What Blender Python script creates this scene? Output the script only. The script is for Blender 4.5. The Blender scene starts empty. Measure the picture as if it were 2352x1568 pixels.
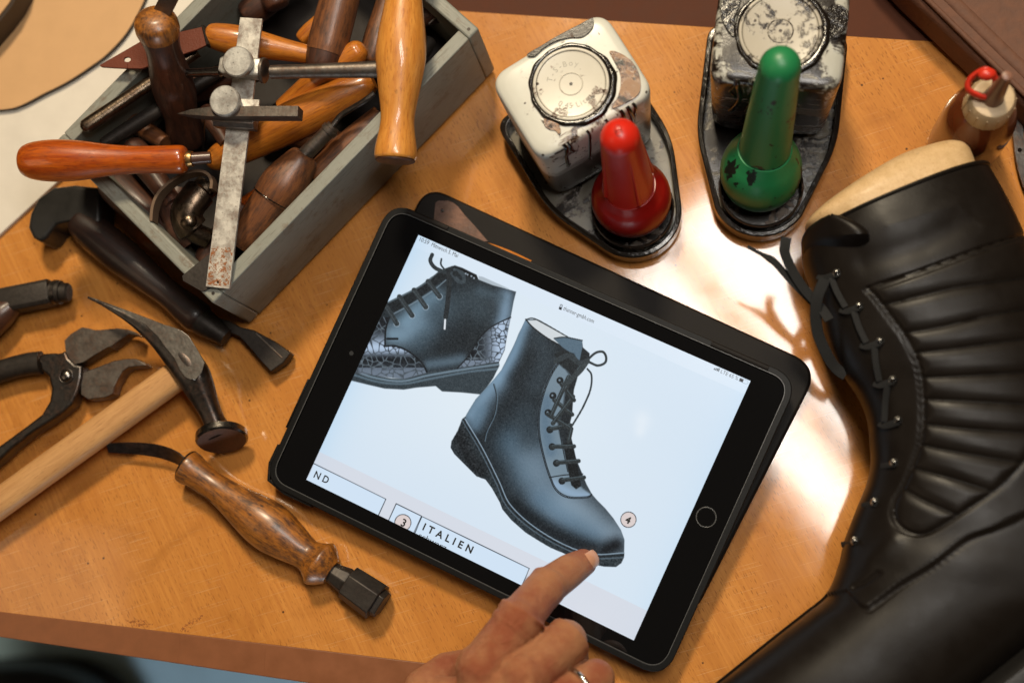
import bpy, bmesh, math, random
import numpy as np
from mathutils import Vector, Matrix

random.seed(7)
rng = np.random.default_rng(11)
sc = bpy.context.scene
COL = sc.collection
CM = 0.01
# ------------------------------------------------------------------ camera model (all lengths in cm)
FPX, CX, CY, HC = 3000.0, 1176.0, 784.0, 75.24
RW = np.array([[0.99043833, -0.02338507, -0.13595972],
               [0.0, -0.98552832, 0.16951087],
               [-0.13795618, -0.16789006, -0.97610502]])

def P(u, v, z=0.0):
    """world point (cm) at height z seen at photo coordinate u,v"""
    r = RW @ np.array([(u - CX) / FPX, (v - CY) / FPX, 1.0])
    k = (z - HC) / r[2]
    return np.array([r[0] * k, r[1] * k, z])

def proj(p):
    q = (np.asarray(p) - np.array([0, 0, HC])) @ RW
    return np.stack([q[..., 0] / q[..., 2] * FPX + CX, q[..., 1] / q[..., 2] * FPX + CY], -1)

def conv(ox, oy, s):
    return lambda pts: [(ox + x / s, oy + y / s) for x, y in pts]
r1 = conv(0, 0, 3.9966); r2 = conv(588, 0, 3.9966); r3 = conv(1102.5, 0, 3.9966)
r4 = conv(1562, 0, 2.977); r5 = conv(0, 367.5, 3.459); r6 = conv(0, 643, 3.459)
r7 = conv(220.5, 964.7, 3.2); r8 = conv(165.4, 229.7, 2.977)
b1 = conv(1102.5, 229.7, 4.267); b2 = conv(781, 413.5, 4.267); b3 = conv(781, 505.3, 3.413)
b4 = conv(1010.7, 689, 2.438); b5 = conv(918.8, 1200.8, 4.267); b6 = conv(1525.2, 459.4, 2.844)
b7 = conv(1525.2, 964.7, 2.598); b8 = conv(597.2, 1010.7, 3.2); c6 = conv(321.6, 0, 3.938)
c2 = conv(1929.4, 0, 3.71)

# ------------------------------------------------------------------ colours and materials
def lin(r, g, b):
    f = lambda x: (x / 12.92 if x <= 0.04045 else ((x + 0.055) / 1.055) ** 2.4)
    return (f(r / 255), f(g / 255), f(b / 255), 1.0)

class M:
    def __init__(s, name):
        s.m = bpy.data.materials.new(name); s.m.use_nodes = True
        s.t = s.m.node_tree; s.t.nodes.clear()
        s.out = s.t.nodes.new('ShaderNodeOutputMaterial')
        s.b = s.n('ShaderNodeBsdfPrincipled')
        s.t.links.new(s.b.outputs[0], s.out.inputs[0])
    def n(s, typ, props=None, **ins):
        nd = s.t.nodes.new(typ)
        for k, v in (props or {}).items(): setattr(nd, k, v)
        for k, v in ins.items():
            key = int(k[1:]) if k[0] == 'i' and k[1:].isdigit() else k
            s.set(nd, key, v)
        return nd
    def set(s, nd, key, v):
        if isinstance(v, bpy.types.NodeSocket): s.t.links.new(v, nd.inputs[key])
        else: nd.inputs[key].default_value = v
    def P(s, **k):
        for a, v in k.items(): s.set(s.b, a.replace('_', ' '), v)
        return s
    def tc(s, scale=(1, 1, 1), rot=(0, 0, 0)):
        a = s.n('ShaderNodeAttribute', {'attribute_name': 'tc'})
        oi = s.n('ShaderNodeObjectInfo')
        off = s.n('ShaderNodeVectorMath', {'operation': 'SCALE'}, i0=(13.1, 7.7, 0.0))
        s.t.links.new(oi.outputs['Random'], off.inputs['Scale'])
        ad = s.n('ShaderNodeVectorMath', {'operation': 'ADD'}, i0=a.outputs['Vector'], i1=off.outputs[0])
        return s.n('ShaderNodeMapping', Vector=ad.outputs[0], Rotation=rot, Scale=scale).outputs[0]
    def noise(s, vec, scale, det=3.0, rough=0.5, dist=0.0):
        return s.n('ShaderNodeTexNoise', Vector=vec, Scale=scale, Detail=det, Roughness=rough, Distortion=dist).outputs['Fac']
    def ramp(s, fac, stops, mode='LINEAR'):
        r = s.n('ShaderNodeValToRGB', Fac=fac); cr = r.color_ramp; cr.interpolation = mode
        while len(cr.elements) < len(stops): cr.elements.new(0.5)
        for e, (p, c) in zip(cr.elements, stops):
            e.position = p; e.color = c if hasattr(c, '__len__') else (c, c, c, 1)
        return r.outputs[0]
    def mix(s, f, a, b, mode='MIX'):
        m = s.n('ShaderNodeMix', {'data_type': 'RGBA', 'blend_type': mode})
        for k, v in ((0, f), (6, a), (7, b)): s.set(m, k, v)
        return m.outputs[2]
    def math(s, op, a, b=0.0, c=0.0):
        return s.n('ShaderNodeMath', {'operation': op}, i0=a, i1=b, i2=c).outputs[0]
    def bump(s, h, strength=0.3, dist=0.0005, normal=None):
        b = s.n('ShaderNodeBump', Strength=strength, Distance=dist, Height=h)
        if normal is not None: s.set(b, 'Normal', normal)
        s.set(s.b, 'Normal', b.outputs[0]); return b.outputs[0]

def m_table():
    m = M('beech_tabletop')
    v = m.tc(rot=(0, 0, math.radians(-28)))            # y axis along the grain
    v2 = m.n('ShaderNodeVectorMath', {'operation': 'MULTIPLY'}, i0=v, i1=(1, .12, 1)).outputs[0]
    big = m.noise(v2, .35, 4, .55, .6)
    fine = m.noise(m.n('ShaderNodeVectorMath', {'operation': 'MULTIPLY'}, i0=v, i1=(4.5, .16, 1)).outputs[0], 1.6, 5, .6)
    col = m.ramp(big, [(.25, (.48, .188, .036, 1)), (.5, (.585, .240, .050, 1)), (.75, (.69, .305, .074, 1))])
    col = m.mix(m.ramp(fine, [(.3, .75), (.65, 0.0)]), col, (.46, .165, .036, 1))
    # short dark rays of beech
    wob = m.math('MULTIPLY', m.noise(v, .25, 2), .5)
    wv = m.n('ShaderNodeVectorMath', {'operation': 'ADD'}, i0=v, i1=m.n('ShaderNodeCombineXYZ', X=wob).outputs[0]).outputs[0]
    def flecks(sx, sy, th, off):
        q = m.n('ShaderNodeMapping', Vector=wv, Scale=(sx, sy, 1), Location=off).outputs[0]
        vo = m.n('ShaderNodeTexVoronoi', {'voronoi_dimensions': '2D', 'feature': 'F1'}, Vector=q, Scale=1.0, Randomness=.9)
        return m.ramp(vo.outputs['Distance'], [(0.0, 1.0), (th * .6, .8), (th, 0.0)])
    f1 = flecks(4.4, .80, .135, (0, 0, 0)); f2 = flecks(5.6, 1.0, .10, (3.3, 1.7, 0))
    fl = m.math('MAXIMUM', f1, f2)
    dens = m.ramp(m.noise(v, .25, 2), [(.35, .15), (.65, .75)])
    col = m.mix(m.math('MULTIPLY', fl, dens), col, (.19, .060, .014, 1))
    st = m.noise(m.tc(), .16, 6, .62, 1.2)
    col = m.mix(m.math('MULTIPLY', m.ramp(st, [(.55, 0.0), (.66, 1.0)]), .28), col, (.30, .10, .015, 1))
    # scratches
    sv = m.tc(rot=(0, 0, math.radians(74)))
    s1 = m.noise(m.n('ShaderNodeVectorMath', {'operation': 'MULTIPLY'}, i0=sv, i1=(7, .12, 1)).outputs[0], 2.2, 2, .4)
    scr = m.ramp(s1, [(.66, 0.0), (.68, 1.0)])
    col = m.mix(m.math('MULTIPLY', scr, .24), col, (.80, .52, .27, 1))
    # dark specks and rusty stains
    vv = m.n('ShaderNodeTexVoronoi', {'feature': 'F1'}, Vector=m.tc(), Scale=.9)
    sp = m.ramp(vv.outputs['Distance'], [(0.0, 1.0), (.05, .9), (.075, 0.0)])
    vsel = m.ramp(m.n('ShaderNodeSeparateColor', Color=vv.outputs['Color']).outputs[0], [(.72, 0.0), (.74, 1.0)])
    col = m.mix(m.math('MULTIPLY', sp, vsel), col, (.06, .03, .015, 1))
    m.P(Base_Color=col, Roughness=.45, Coat_Weight=1.0)
    cr = m.ramp(m.noise(m.tc(), .5, 4, .6), [(.3, .075), (.7, .12)])
    m.set(m.b, 'Coat Roughness', cr)
    m.set(m.b, 'Coat IOR', 1.62)
    m.set(m.b, 'Specular IOR Level', .08)
    b = m.bump(m.math('ADD', m.math('MULTIPLY', fl, -1.0), m.math('MULTIPLY', scr, -.8)), .25, .0002)
    bb = m.n('ShaderNodeBump', Strength=.035, Distance=.0006, Height=m.noise(m.tc(), .55, 3, .5))
    m.set(m.b, 'Coat Normal', bb.outputs[0])
    return m.m

def m_stain(name='rust_stain'):
    m = M(name)
    n = m.noise(m.tc(), 5.5, 6, .7)
    m.P(Base_Color=m.mix(m.ramp(n, [(.45, 0.0), (.7, 1.0)]), (.52, .20, .05, 1), (.26, .07, .015, 1)), Roughness=.6)
    m.set(m.b, 'Alpha', m.ramp(n, [(.5, 0.0), (.62, .8)]))
    return m.m

def m_wood(name, ca, cb, cd=(.05, .02, .01, 1), rough=.32, coat=.5, grain=3.0, dirt=.35, spots=.5, coatr=.15):
    m = M(name)
    v = m.tc()
    g = m.noise(m.n('ShaderNodeVectorMath', {'operation': 'MULTIPLY'}, i0=v, i1=(grain, grain, grain * .09)).outputs[0], 1.6, 5, .6, .4)
    col = m.mix(m.ramp(g, [(.32, 0.0), (.68, 1.0)]), ca, cb)
    g2 = m.noise(m.n('ShaderNodeVectorMath', {'operation': 'MULTIPLY'}, i0=v, i1=(9, 9, .8)).outputs[0], 1.5, 3, .6)
    col = m.mix(m.math('MULTIPLY', m.ramp(g2, [(.54, 0.0), (.68, 1.0)]), .55), col, cd)
    d = m.math('ADD', m.math('MULTIPLY', m.noise(v, .9, 6, .68), .45), m.math('MULTIPLY', m.noise(m.n('ShaderNodeVectorMath', {'operation': 'MULTIPLY'}, i0=v, i1=(4, 4, .7)).outputs[0], 1.3, 5, .7), .55))
    dm = m.math('MULTIPLY', m.ramp(d, [(.46, 0.0), (.60, 1.0)]), dirt)
    col = m.mix(dm, col, cd)
    vo = m.n('ShaderNodeTexVoronoi', Vector=m.n('ShaderNodeVectorMath', {'operation': 'MULTIPLY'}, i0=v, i1=(1, 1, .6)).outputs[0], Scale=1.5)
    s = m.math('MULTIPLY', m.ramp(vo.outputs['Distance'], [(0.0, 1.0), (.09, .8), (.15, 0.0)]), spots)
    col = m.mix(s, col, (.02, .009, .006, 1))
    m.P(Base_Color=col, Roughness=m.ramp(d, [(.3, rough), (.7, min(1, rough + .25))]), Coat_Weight=coat, Coat_Roughness=coatr)
    m.bump(m.math('ADD', g2, d), .25, .0003)
    return m.m

def m_metal(name, base, rough=.35, rust=.3, rc=(.16, .07, .035, 1), metallic=1.0, scale=1.0, pit=.5):
    m = M(name)
    v = m.tc()
    n1 = m.noise(v, .9 * scale, 7, .68); n2 = m.noise(v, 5 * scale, 4, .6)
    d = tuple(x * .45 for x in base[:3]) + (1,)
    col = m.mix(m.ramp(n1, [(.38, 0.0), (.62, 1.0)]), base, d)
    rm = m.math('MULTIPLY', m.ramp(m.math('ADD', m.math('MULTIPLY', n1, .6), m.math('MULTIPLY', n2, .4)), [(.47, 0.0), (.6, 1.0)]), rust)
    col = m.mix(rm, col, rc)
    vo = m.n('ShaderNodeTexVoronoi', Vector=v, Scale=3.2 * scale)
    pt = m.math('MULTIPLY', m.ramp(vo.outputs['Distance'], [(0.0, 1.0), (.12, .6), (.2, 0.0)]), pit)
    col = m.mix(pt, col, (.03, .02, .015, 1))
    m.P(Base_Color=col, Metallic=m.math('SUBTRACT', metallic, m.math('MULTIPLY', rm, .8)),
        Roughness=m.math('ADD', rough, m.math('MULTIPLY', m.math('ADD', n2, n1), .11)))
    m.bump(m.math('ADD', n1, n2), .35, .0003)
    return m.m

def m_plain(name, col, rough=.5, var=.15, metallic=0.0, coat=0.0, bump=.15, bscale=4.0, spec=.5, coatr=.1, bd=.0003):
    m = M(name)
    n = m.noise(m.tc(), bscale, 5, .6)
    d = tuple(x * (1 - var) for x in col[:3]) + (1,); e = tuple(min(1, x * (1 + var)) for x in col[:3]) + (1,)
    m.P(Base_Color=m.mix(n, d, e), Roughness=m.math('ADD', rough, m.math('MULTIPLY', m.math('SUBTRACT', n, .5), .2)), Metallic=metallic,
        Coat_Weight=coat, Coat_Roughness=coatr)
    m.set(m.b, 'Specular IOR Level', spec)
    if bump: m.bump(n, bump, bd)
    return m.m

def m_paint():
    m = M('grey_paint'); v = m.tc()
    n = m.noise(v, 1.3, 5, .6)
    col = m.mix(n, (.20, .205, .17, 1), (.27, .27, .23, 1))
    g = m.noise(m.n('ShaderNodeVectorMath', {'operation': 'MULTIPLY'}, i0=v, i1=(.5, 6, 6)).outputs[0], 1.6, 4, .6)
    col = m.mix(m.math('MULTIPLY', m.ramp(g, [(.55, 0.0), (.68, 1.0)]), .5), col, (.10, .085, .06, 1))
    d = m.noise(v, .8, 7, .75)
    col = m.mix(m.math('MULTIPLY', m.ramp(d, [(.55, 0.0), (.66, 1.0)]), .55), col, (.13, .075, .04, 1))
    m.P(Base_Color=col, Roughness=.5)
    m.bump(m.math('ADD', g, m.math('MULTIPLY', n, .6)), .45, .0004)
    return m.m

def m_glued(name, base, amount, dark=(.010, .006, .004, 1), tint=(.10, .035, .012, 1), level=None, scale=1.0, rough=.3):
    """pale plastic smeared with shiny dried glue; level = height (cm) below which brown glue and painted side shade darken the wall"""
    m = M(name); v = m.tc()
    n = m.noise(v, .55 * scale, 6, .66, .8); n2 = m.noise(v, 2.4 * scale, 5, .7)
    s = m.math('ADD', m.math('MULTIPLY', n, .7), m.math('MULTIPLY', n2, .3))
    col = m.mix(m.math('MULTIPLY', m.noise(v, 1.2, 3), .35), base, (.45, .40, .30, 1))
    if level is not None:
        geo = m.n('ShaderNodeNewGeometry')
        z = m.n('ShaderNodeSeparateXYZ', Vector=geo.outputs['Position']).outputs[2]
        lv = m.ramp(m.math('ADD', m.math('MULTIPLY', z, 10.0), m.math('MULTIPLY', m.math('SUBTRACT', n, .5), .35)),
                    [(level / 10 - .04, 1.0), (level / 10 + .06, 0.0)])
        col = m.mix(m.math('MULTIPLY', lv, .92), col, (.042, .028, .020, 1))  # glue behind the wall plus shade of the side faces, both as colour
    t = m.ramp(s, [(amount - .035, 0.0), (amount - .01, .5), (amount + .01, .9)])
    col = m.mix(t, col, tint)
    k = m.ramp(s, [(amount + .01, 0.0), (amount + .04, 1.0)])
    col = m.mix(k, col, dark)
    vo = m.n('ShaderNodeTexVoronoi', Vector=v, Scale=1.7)
    sp = m.ramp(vo.outputs['Distance'], [(0.0, 1.0), (.13, .9), (.18, 0.0)])
    sel = m.ramp(m.n('ShaderNodeSeparateColor', Color=vo.outputs['Color']).outputs[0], [(.5, 0.0), (.55, 1.0)])
    sp = m.math('MULTIPLY', sp, sel)
    col = m.mix(sp, col, (.03, .014, .008, 1))
    allm = m.math('MAXIMUM', t, sp)
    m.P(Base_Color=col, Roughness=m.ramp(allm, [(0.0, rough), (1.0, .24)]))
    h = m.math('ADD', m.math('MULTIPLY', allm, 1.0), m.math('MULTIPLY', m.noise(v, 5, 4, .7), m.math('MULTIPLY', t, .9)))
    m.bump(h, .28, .0004)
    return m.m

def m_skin():
    m = M('skin')
    co = m.n('ShaderNodeTexCoord').outputs['Object']
    v = m.n('ShaderNodeVectorMath', {'operation': 'SCALE'}, i0=co, Scale=100.0).outputs[0]
    n = m.noise(v, .45, 4, .6); n2 = m.noise(v, 2.2, 4, .6)
    col = m.mix(m.ramp(n, [(.40, 0.0), (.60, 1.0)]), (.46, .19, .080, 1), (.33, .080, .030, 1))
    col = m.mix(m.math('MULTIPLY', n2, .30), col, (.52, .23, .11, 1))
    m.P(Base_Color=col, Roughness=.5, Subsurface_Weight=.12, Subsurface_Scale=.006)
    m.set(m.b, 'Subsurface Radius', (1.0, .35, .18))
    w = m.noise(m.n('ShaderNodeVectorMath', {'operation': 'MULTIPLY'}, i0=v, i1=(3, 3, 3)).outputs[0], 3.4, 6, .7, 1.5)
    wr = m.noise(v, 1.1, 3, .5, 1.5)
    m.bump(m.math('ADD', m.math('MULTIPLY', w, 1.0), wr), 1.0, .0012)
    return m.m

def m_leather(name, col=(.012, .011, .010, 1), rough=.38, coat=.15, bump=.12):
    m = M(name); v = m.tc()
    n = m.noise(v, .8, 5, .6); vo = m.n('ShaderNodeTexVoronoi', Vector=v, Scale=9.0)
    m.P(Base_Color=m.mix(n, col, tuple(min(1, x * 1.5) for x in col[:3]) + (1,)), Roughness=m.ramp(n, [(.3, rough - .05), (.7, rough + .10)]),
        Coat_Weight=coat, Coat_Roughness=.3)
    m.set(m.b, 'Specular IOR Level', .15)
    m.bump(m.math('ADD', m.math('MULTIPLY', vo.outputs['Distance'], .5), n), bump, .0003)
    return m.m

def m_emit_screen():
    m = M('lit_screen')
    a = m.n('ShaderNodeAttribute', {'attribute_name': 'pix'})
    m.P(Base_Color=(.004, .004, .005, 1), Roughness=.22)
    m.set(m.b, 'Emission Color', a.outputs['Color']); m.set(m.b, 'Emission Strength', 1.10)
    return m.m

MAT = {}
def mats():
    A = MAT
    A['table'] = m_table()
    A['band'] = m_plain('brown_edge_band', (.22, .075, .025, 1), .42, .25, bscale=.9, coat=.15, coatr=.3)
    A['floor'] = m_plain('blue_floor', (.48, .72, .88, 1), .8, .12, bscale=.3, bump=.1)
    A['board'] = m_plain('white_board', (.70, .64, .55, 1), .55, .10, bscale=.7)
    A['tan'] = m_plain('tan_leather', (.60, .35, .16, 1), .55, .07, bscale=.8, bump=.2)
    A['darkedge'] = m_plain('dark_leather_edge', (.035, .02, .012, 1), .5)
    A['paint'] = m_paint()
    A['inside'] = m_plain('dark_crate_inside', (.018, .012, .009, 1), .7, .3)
    A['yellow'] = m_wood('yellow_varnished_wood', (.56, .20, .028, 1), (.72, .31, .058, 1), (.28, .07, .010, 1), .28, .6, 2.6, .12, .3, .1)
    A['red'] = m_wood('red_varnished_wood', (.34, .048, .003, 1), (.53, .110, .006, 1), (.09, .010, .002, 1), .24, .7, 2.6, .3, .3, .08)
    A['orange'] = m_wood('orange_wood', (.42, .115, .010, 1), (.60, .205, .022, 1), (.16, .045, .01, 1), .28, .7, 2.6, .25, .4, .15)
    A['brown'] = m_wood('worn_brown_wood', (.125, .043, .015, 1), (.23, .083, .027, 1), (.03, .013, .008, 1), .38, .3, 2.2, .75, .5, .25)
    A['darkbrown'] = m_wood('dark_brown_wood', (.05, .018, .010, 1), (.105, .036, .017, 1), (.012, .006, .004, 1), .38, .4, 2.2, .6, .4, .2)
    A['amberwood'] = m_wood('burnished_amber_wood', (.22, .070, .009, 1), (.42, .150, .020, 1), (.03, .012, .006, 1), .34, .5, 2.6, .8, .7, .25)
    A['pale'] = m_wood('pale_ash_wood', (.47, .235, .082, 1), (.60, .325, .125, 1), (.34, .15, .05, 1), .48, .1, 2.0, .15, .12, .3)
    A['last'] = m_wood('pale_hornbeam', (.56, .37, .17, 1), (.66, .45, .23, 1), (.42, .22, .09, 1), .5, .15, 1.4, .12, .2, .3)
    A['steel'] = m_metal('worn_bright_steel', (.66, .62, .55, 1), .44, .5, pit=.5, metallic=.6)
    A['nickel'] = m_metal('pitted_nickel', (.60, .58, .53, 1), .36, .25, pit=.7, metallic=.6)
    A['grey_steel'] = m_metal('grey_forged_steel', (.22, .19, .165, 1), .34, .35, pit=.25)
    A['forged'] = m_metal('forged_flat', (.40, .37, .33, 1), .24, .3, pit=.25)
    A['darksteel'] = m_metal('dark_steel', (.115, .105, .098, 1), .26, .3, pit=.3)
    A['iron'] = m_metal('blackened_iron', (.05, .042, .036, 1), .38, .35, (.04, .022, .014, 1), pit=.3, metallic=.6)
    A['polished'] = m_metal('polished_dark_steel', (.27, .25, .225, 1), .14, .1, pit=.1)
    A['rusty'] = m_metal('rusty_face', (.12, .06, .04, 1), .35, .6, (.10, .04, .022, 1), pit=.2, metallic=.5)
    A['bluemetal'] = m_metal('burnished_bronze_metal', (.16, .12, .085, 1), .18, .2, pit=.2)
    A['brass'] = m_metal('brass', (.62, .36, .14, 1), .25, .2, pit=.2)
    A['sheath'] = m_leather('red_brown_leather', (.115, .032, .018, 1), .5, .1, .8)
    A['strap'] = m_leather('grey_brown_leather', (.13, .085, .055, 1), .65, 0, .6)
    A['boot'] = m_leather('black_boot_leather', (.0070, .0052, .0040, 1), .38, .05, .14)
    A['rubber'] = m_plain('black_rubber', (.012, .011, .010, 1), .5, .2)
    A['shadeband'] = m_plain('shaded_brown_edge_band', (.085, .028, .014, 1), .55, .2, bscale=.9, spec=.08)  # brown edge band again, with far-side light falloff painted into its colour
    A['blackwood'] = m_wood('blackened_wood', (.016, .008, .006, 1), (.038, .015, .009, 1), (.008, .005, .004, 1), .36, .35, 2.2, .6, .4, .2)
    A['blackhorn'] = m_plain('black_horn', (.016, .015, .014, 1), .38, .3, bscale=1.0)
    A['lace'] = m_plain('black_cotton', (.006, .006, .006, 1), .85, .2, bscale=14, bump=.6)
    A['thread'] = m_plain('black_thread', (.004, .004, .004, 1), .8, .1, spec=.2)
    A['gun'] = m_metal('gunmetal', (.36, .35, .33, 1), .16, .05, pit=.0)
    A['case'] = m_plain('black_case', (.004, .004, .004, 1), .45, .15, bscale=20, bump=.2, spec=.2)
    A['cover'] = m_plain('black_case_cover', (.010, .008, .007, 1), .5, .15, bscale=18, bump=.45, spec=.12)
    mg = M('black_glass'); mg.P(Base_Color=(.005, .005, .0055, 1), Roughness=.05); A['glass'] = mg.m
    A['rim'] = m_plain('grey_rim', (.09, .09, .09, 1), .25, .1)
    A['screen'] = m_emit_screen()
    A['ink'] = m_plain('screen_ink', (.006, .008, .010, 1), .5, 0, bump=0)
    A['skin'] = m_skin()
    A['nail'] = m_plain('fingernail', (.55, .27, .16, 1), .3, .05, coat=.3)
    A['silver'] = m_plain('silver', (.72, .70, .64, 1), .16, .05, metallic=1, bump=0)
    A['sleeve'] = m_plain('dark_cloth', (.03, .04, .05, 1), .9, .2)
    A['pot1'] = m_glued('smeared_white_plastic', (.64, .64, .57, 1), .60, level=5.2)
    A['pot2'] = m_glued('heavily_smeared_white_plastic', (.42, .42, .37, 1), .50, tint=(.03, .02, .014, 1), level=6.2)
    A['lid1'] = m_glued('white_lid', (.60, .57, .48, 1), .59, scale=1.3)
    A['lid2'] = m_glued('grey_lid', (.40, .36, .29, 1), .545, tint=(.03, .02, .014, 1), scale=1.3)
    A['gunk'] = m_glued('dried_glue', (.05, .022, .01, 1), .40, tint=(.035, .014, .007, 1), rough=.5)
    A['tray1'] = m_glued('smeared_grey_tray', (.15, .14, .12, 1), .54, tint=(.04, .025, .018, 1), rough=.2)
    A['tray2'] = m_glued('black_smeared_tray', (.06, .05, .04, 1), .46, tint=(.014, .01, .008, 1), rough=.15)
    A['black'] = m_plain('wet_black_glue', (.010, .007, .005, 1), .14, .3, bscale=2.5, bump=.5, coat=.5, bd=.0008)
    A['redp'] = m_plain('red_plastic', (.62, .020, .008, 1), .34, .06, bscale=1.0, coat=.0, bump=.05)
    A['redbulb'] = m_plain('deep_red_plastic', (.26, .006, .004, 1), .30, .2, bscale=.8, coat=.0, bump=.05)
    m = M('green_plastic'); v = m.tc()
    s = m.math('ADD', m.math('MULTIPLY', m.noise(v, .5, 4, .6, .5), .7), m.math('MULTIPLY', m.noise(v, 2.5, 4, .6), .3))
    m.P(Base_Color=m.mix(m.ramp(s, [(.56, 0.0), (.58, 1.0)]), (.016, .19, .062, 1), (.006, .012, .008, 1)), Roughness=.4)
    m.bump(s, .1, .0004)
    A['green'] = m.m
    m = M('clear_smeared_plastic'); m.P(Base_Color=(.30, .17, .10, 1), Roughness=.12, Transmission_Weight=.75, IOR=1.35); A['clear'] = m.m
    m = M('amber_bottle'); m.P(Base_Color=(.15, .035, .010, 1), Roughness=.2, Transmission_Weight=.2, Coat_Weight=.5)
    m.bump(m.noise(m.tc(), .7, 3), .15, .0006); A['amber'] = m.m
    A['captan'] = m_plain('yellowed_cap', (.56, .41, .24, 1), .45, .2, bscale=2.0)
    A['redstring'] = m_plain('red_tab', (.60, .03, .012, 1), .35, .1)
    A['spout'] = m_plain('brown_spout', (.22, .10, .06, 1), .4, .2)
    A['suede'] = m_plain('brown_suede', (.13, .055, .03, 1), .75, .4, bscale=1.6, bump=.6, bd=.0012)
    A['crust'] = m_glued('brown_glue_crust', (.36, .21, .13, 1), .52, tint=(.10, .04, .02, 1), rough=.12)
    A['emboss'] = m_plain('embossed_plastic', (.30, .28, .23, 1), .4, .05)
mats()

# ------------------------------------------------------------------ geometry helpers
def root(name, label, cat, at, group=None):
    o = bpy.data.objects.new(name, None); COL.objects.link(o)
    o.empty_display_size = .01
    o.location = Vector([c * CM for c in at]); o['label'] = label; o['category'] = cat
    if group: o['group'] = group
    return o

def tagit(o, label, cat, group=None):
    o['label'] = label; o['category'] = cat
    if group: o['group'] = group
    return o

def mk(name, geo, mat, rt=None, parent=None, smooth=True, sharp=40, bevel=0, bseg=2, sub=0, struct=False, mods=None, label=None):
    """geo = (verts, faces, tc) in world cm"""
    V, Fc, T = geo
    V = np.asarray(V, float)
    org = np.array(rt.location) / CM if rt is not None else V.mean(0) * np.array([1, 1, 0]) + np.array([0, 0, V[:, 2].min()])
    me = bpy.data.meshes.new(name)
    me.from_pydata(((V - org) * CM).tolist(), [], [tuple(int(i) for i in f) for f in Fc])
    me.validate()
    T = V if T is None else np.asarray(T, float)
    at = me.attributes.new('tc', 'FLOAT_VECTOR', 'POINT'); at.data.foreach_set('vector', T.astype(np.float32).ravel())
    bm = bmesh.new(); bm.from_mesh(me); bmesh.ops.recalc_face_normals(bm, faces=bm.faces); bm.to_mesh(me); bm.free()
    if smooth:
        me.polygons.foreach_set('use_smooth', [True] * len(me.polygons))
        if sharp: me.set_sharp_from_angle(angle=math.radians(sharp))
    o = bpy.data.objects.new(name, me); COL.objects.link(o)
    me.materials.append(MAT[mat] if isinstance(mat, str) else mat)
    if parent is not None: o.parent = parent
    elif rt is not None: o.parent = rt
    else: o.location = Vector((org * CM).tolist())
    if bevel:
        b = o.modifiers.new('bevel', 'BEVEL'); b.width = bevel * CM; b.segments = bseg; b.limit_method = 'ANGLE'; b.angle_limit = math.radians(35)
    if sub:
        s = o.modifiers.new('sub', 'SUBSURF'); s.levels = s.render_levels = sub
    if struct: o['kind'] = 'structure'
    if label: o['label'] = label
    return o

def cat(*gs):
    V, Fc, T = [], [], []; n = 0
    for v, f, t in gs:
        v = np.asarray(v, float); V.append(v); T.append(np.asarray(v if t is None else t, float))
        Fc += [tuple(i + n for i in q) for q in f]; n += len(v)
    return np.vstack(V), Fc, np.vstack(T)

def spline(pts, n=40):
    pts = np.asarray(pts, float)
    q = np.vstack([2 * pts[0] - pts[1], pts, 2 * pts[-1] - pts[-2]])
    m = len(pts) - 1; out = []
    for s in np.linspace(0, m, n):
        i = min(int(s), m - 1); t = s - i; a, b, c, d = q[i], q[i + 1], q[i + 2], q[i + 3]
        out.append(.5 * (2 * b + (c - a) * t + (2 * a - 5 * b + 4 * c - d) * t * t + (3 * b - a - 3 * c + d) * t ** 3))
    return np.array(out)

def closed_spline(pts, n=80):
    pts = np.asarray(pts, float); m = len(pts); out = []
    for s in np.linspace(0, m, n, endpoint=False):
        i = int(s) % m; t = s - int(s); a, b, c, d = pts[i - 1], pts[i], pts[(i + 1) % m], pts[(i + 2) % m]
        out.append(.5 * (2 * b + (c - a) * t + (2 * a - 5 * b + 4 * c - d) * t * t + (3 * b - a - 3 * c + d) * t ** 3))
    return np.array(out)

def sweep(pts, rad, n=24, sec=None, up=(0, 0, 1), p=2.0, twist=0.0):
    """pts k x 3; rad scalar list or list of (horizontal, vertical); sec = unit section polygon"""
    pts = np.asarray(pts, float); k = len(pts)
    if np.isscalar(rad): rad = [rad] * k
    rad = np.array([(r, r) if np.isscalar(r) else r for r in rad], float)
    if sec is None:
        th = np.linspace(0, 2 * math.pi, n, endpoint=False) + twist
        c, s = np.cos(th), np.sin(th)
        sec = np.stack([np.sign(c) * abs(c) ** (2 / p), np.sign(s) * abs(s) ** (2 / p)], 1)
    sec = np.asarray(sec, float); n = len(sec)
    d = np.diff(pts, axis=0); L = np.r_[0, np.cumsum(np.linalg.norm(d, axis=1))]
    tan = np.gradient(pts, axis=0); tan /= np.linalg.norm(tan, axis=1)[:, None] + 1e-12
    V, T = [], []
    upv = np.array(up, float)
    for i in range(k):
        e1 = upv - upv.dot(tan[i]) * tan[i]
        if np.linalg.norm(e1) < 1e-3: e1 = np.array([0, 1, 0]) - tan[i][1] * tan[i]
        e1 /= np.linalg.norm(e1); e2 = np.cross(tan[i], e1)
        for x, y in sec:
            V.append(pts[i] + e2 * x * rad[i, 0] + e1 * y * rad[i, 1]); T.append((x * rad[i, 0], y * rad[i, 1], L[i]))
    Fc = [(i * n + j, i * n + (j + 1) % n, (i + 1) * n + (j + 1) % n, (i + 1) * n + j) for i in range(k - 1) for j in range(n)]
    Fc.append(tuple(range(n - 1, -1, -1))); Fc.append(tuple((k - 1) * n + j for j in range(n)))
    return np.array(V), Fc, np.array(T)

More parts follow.
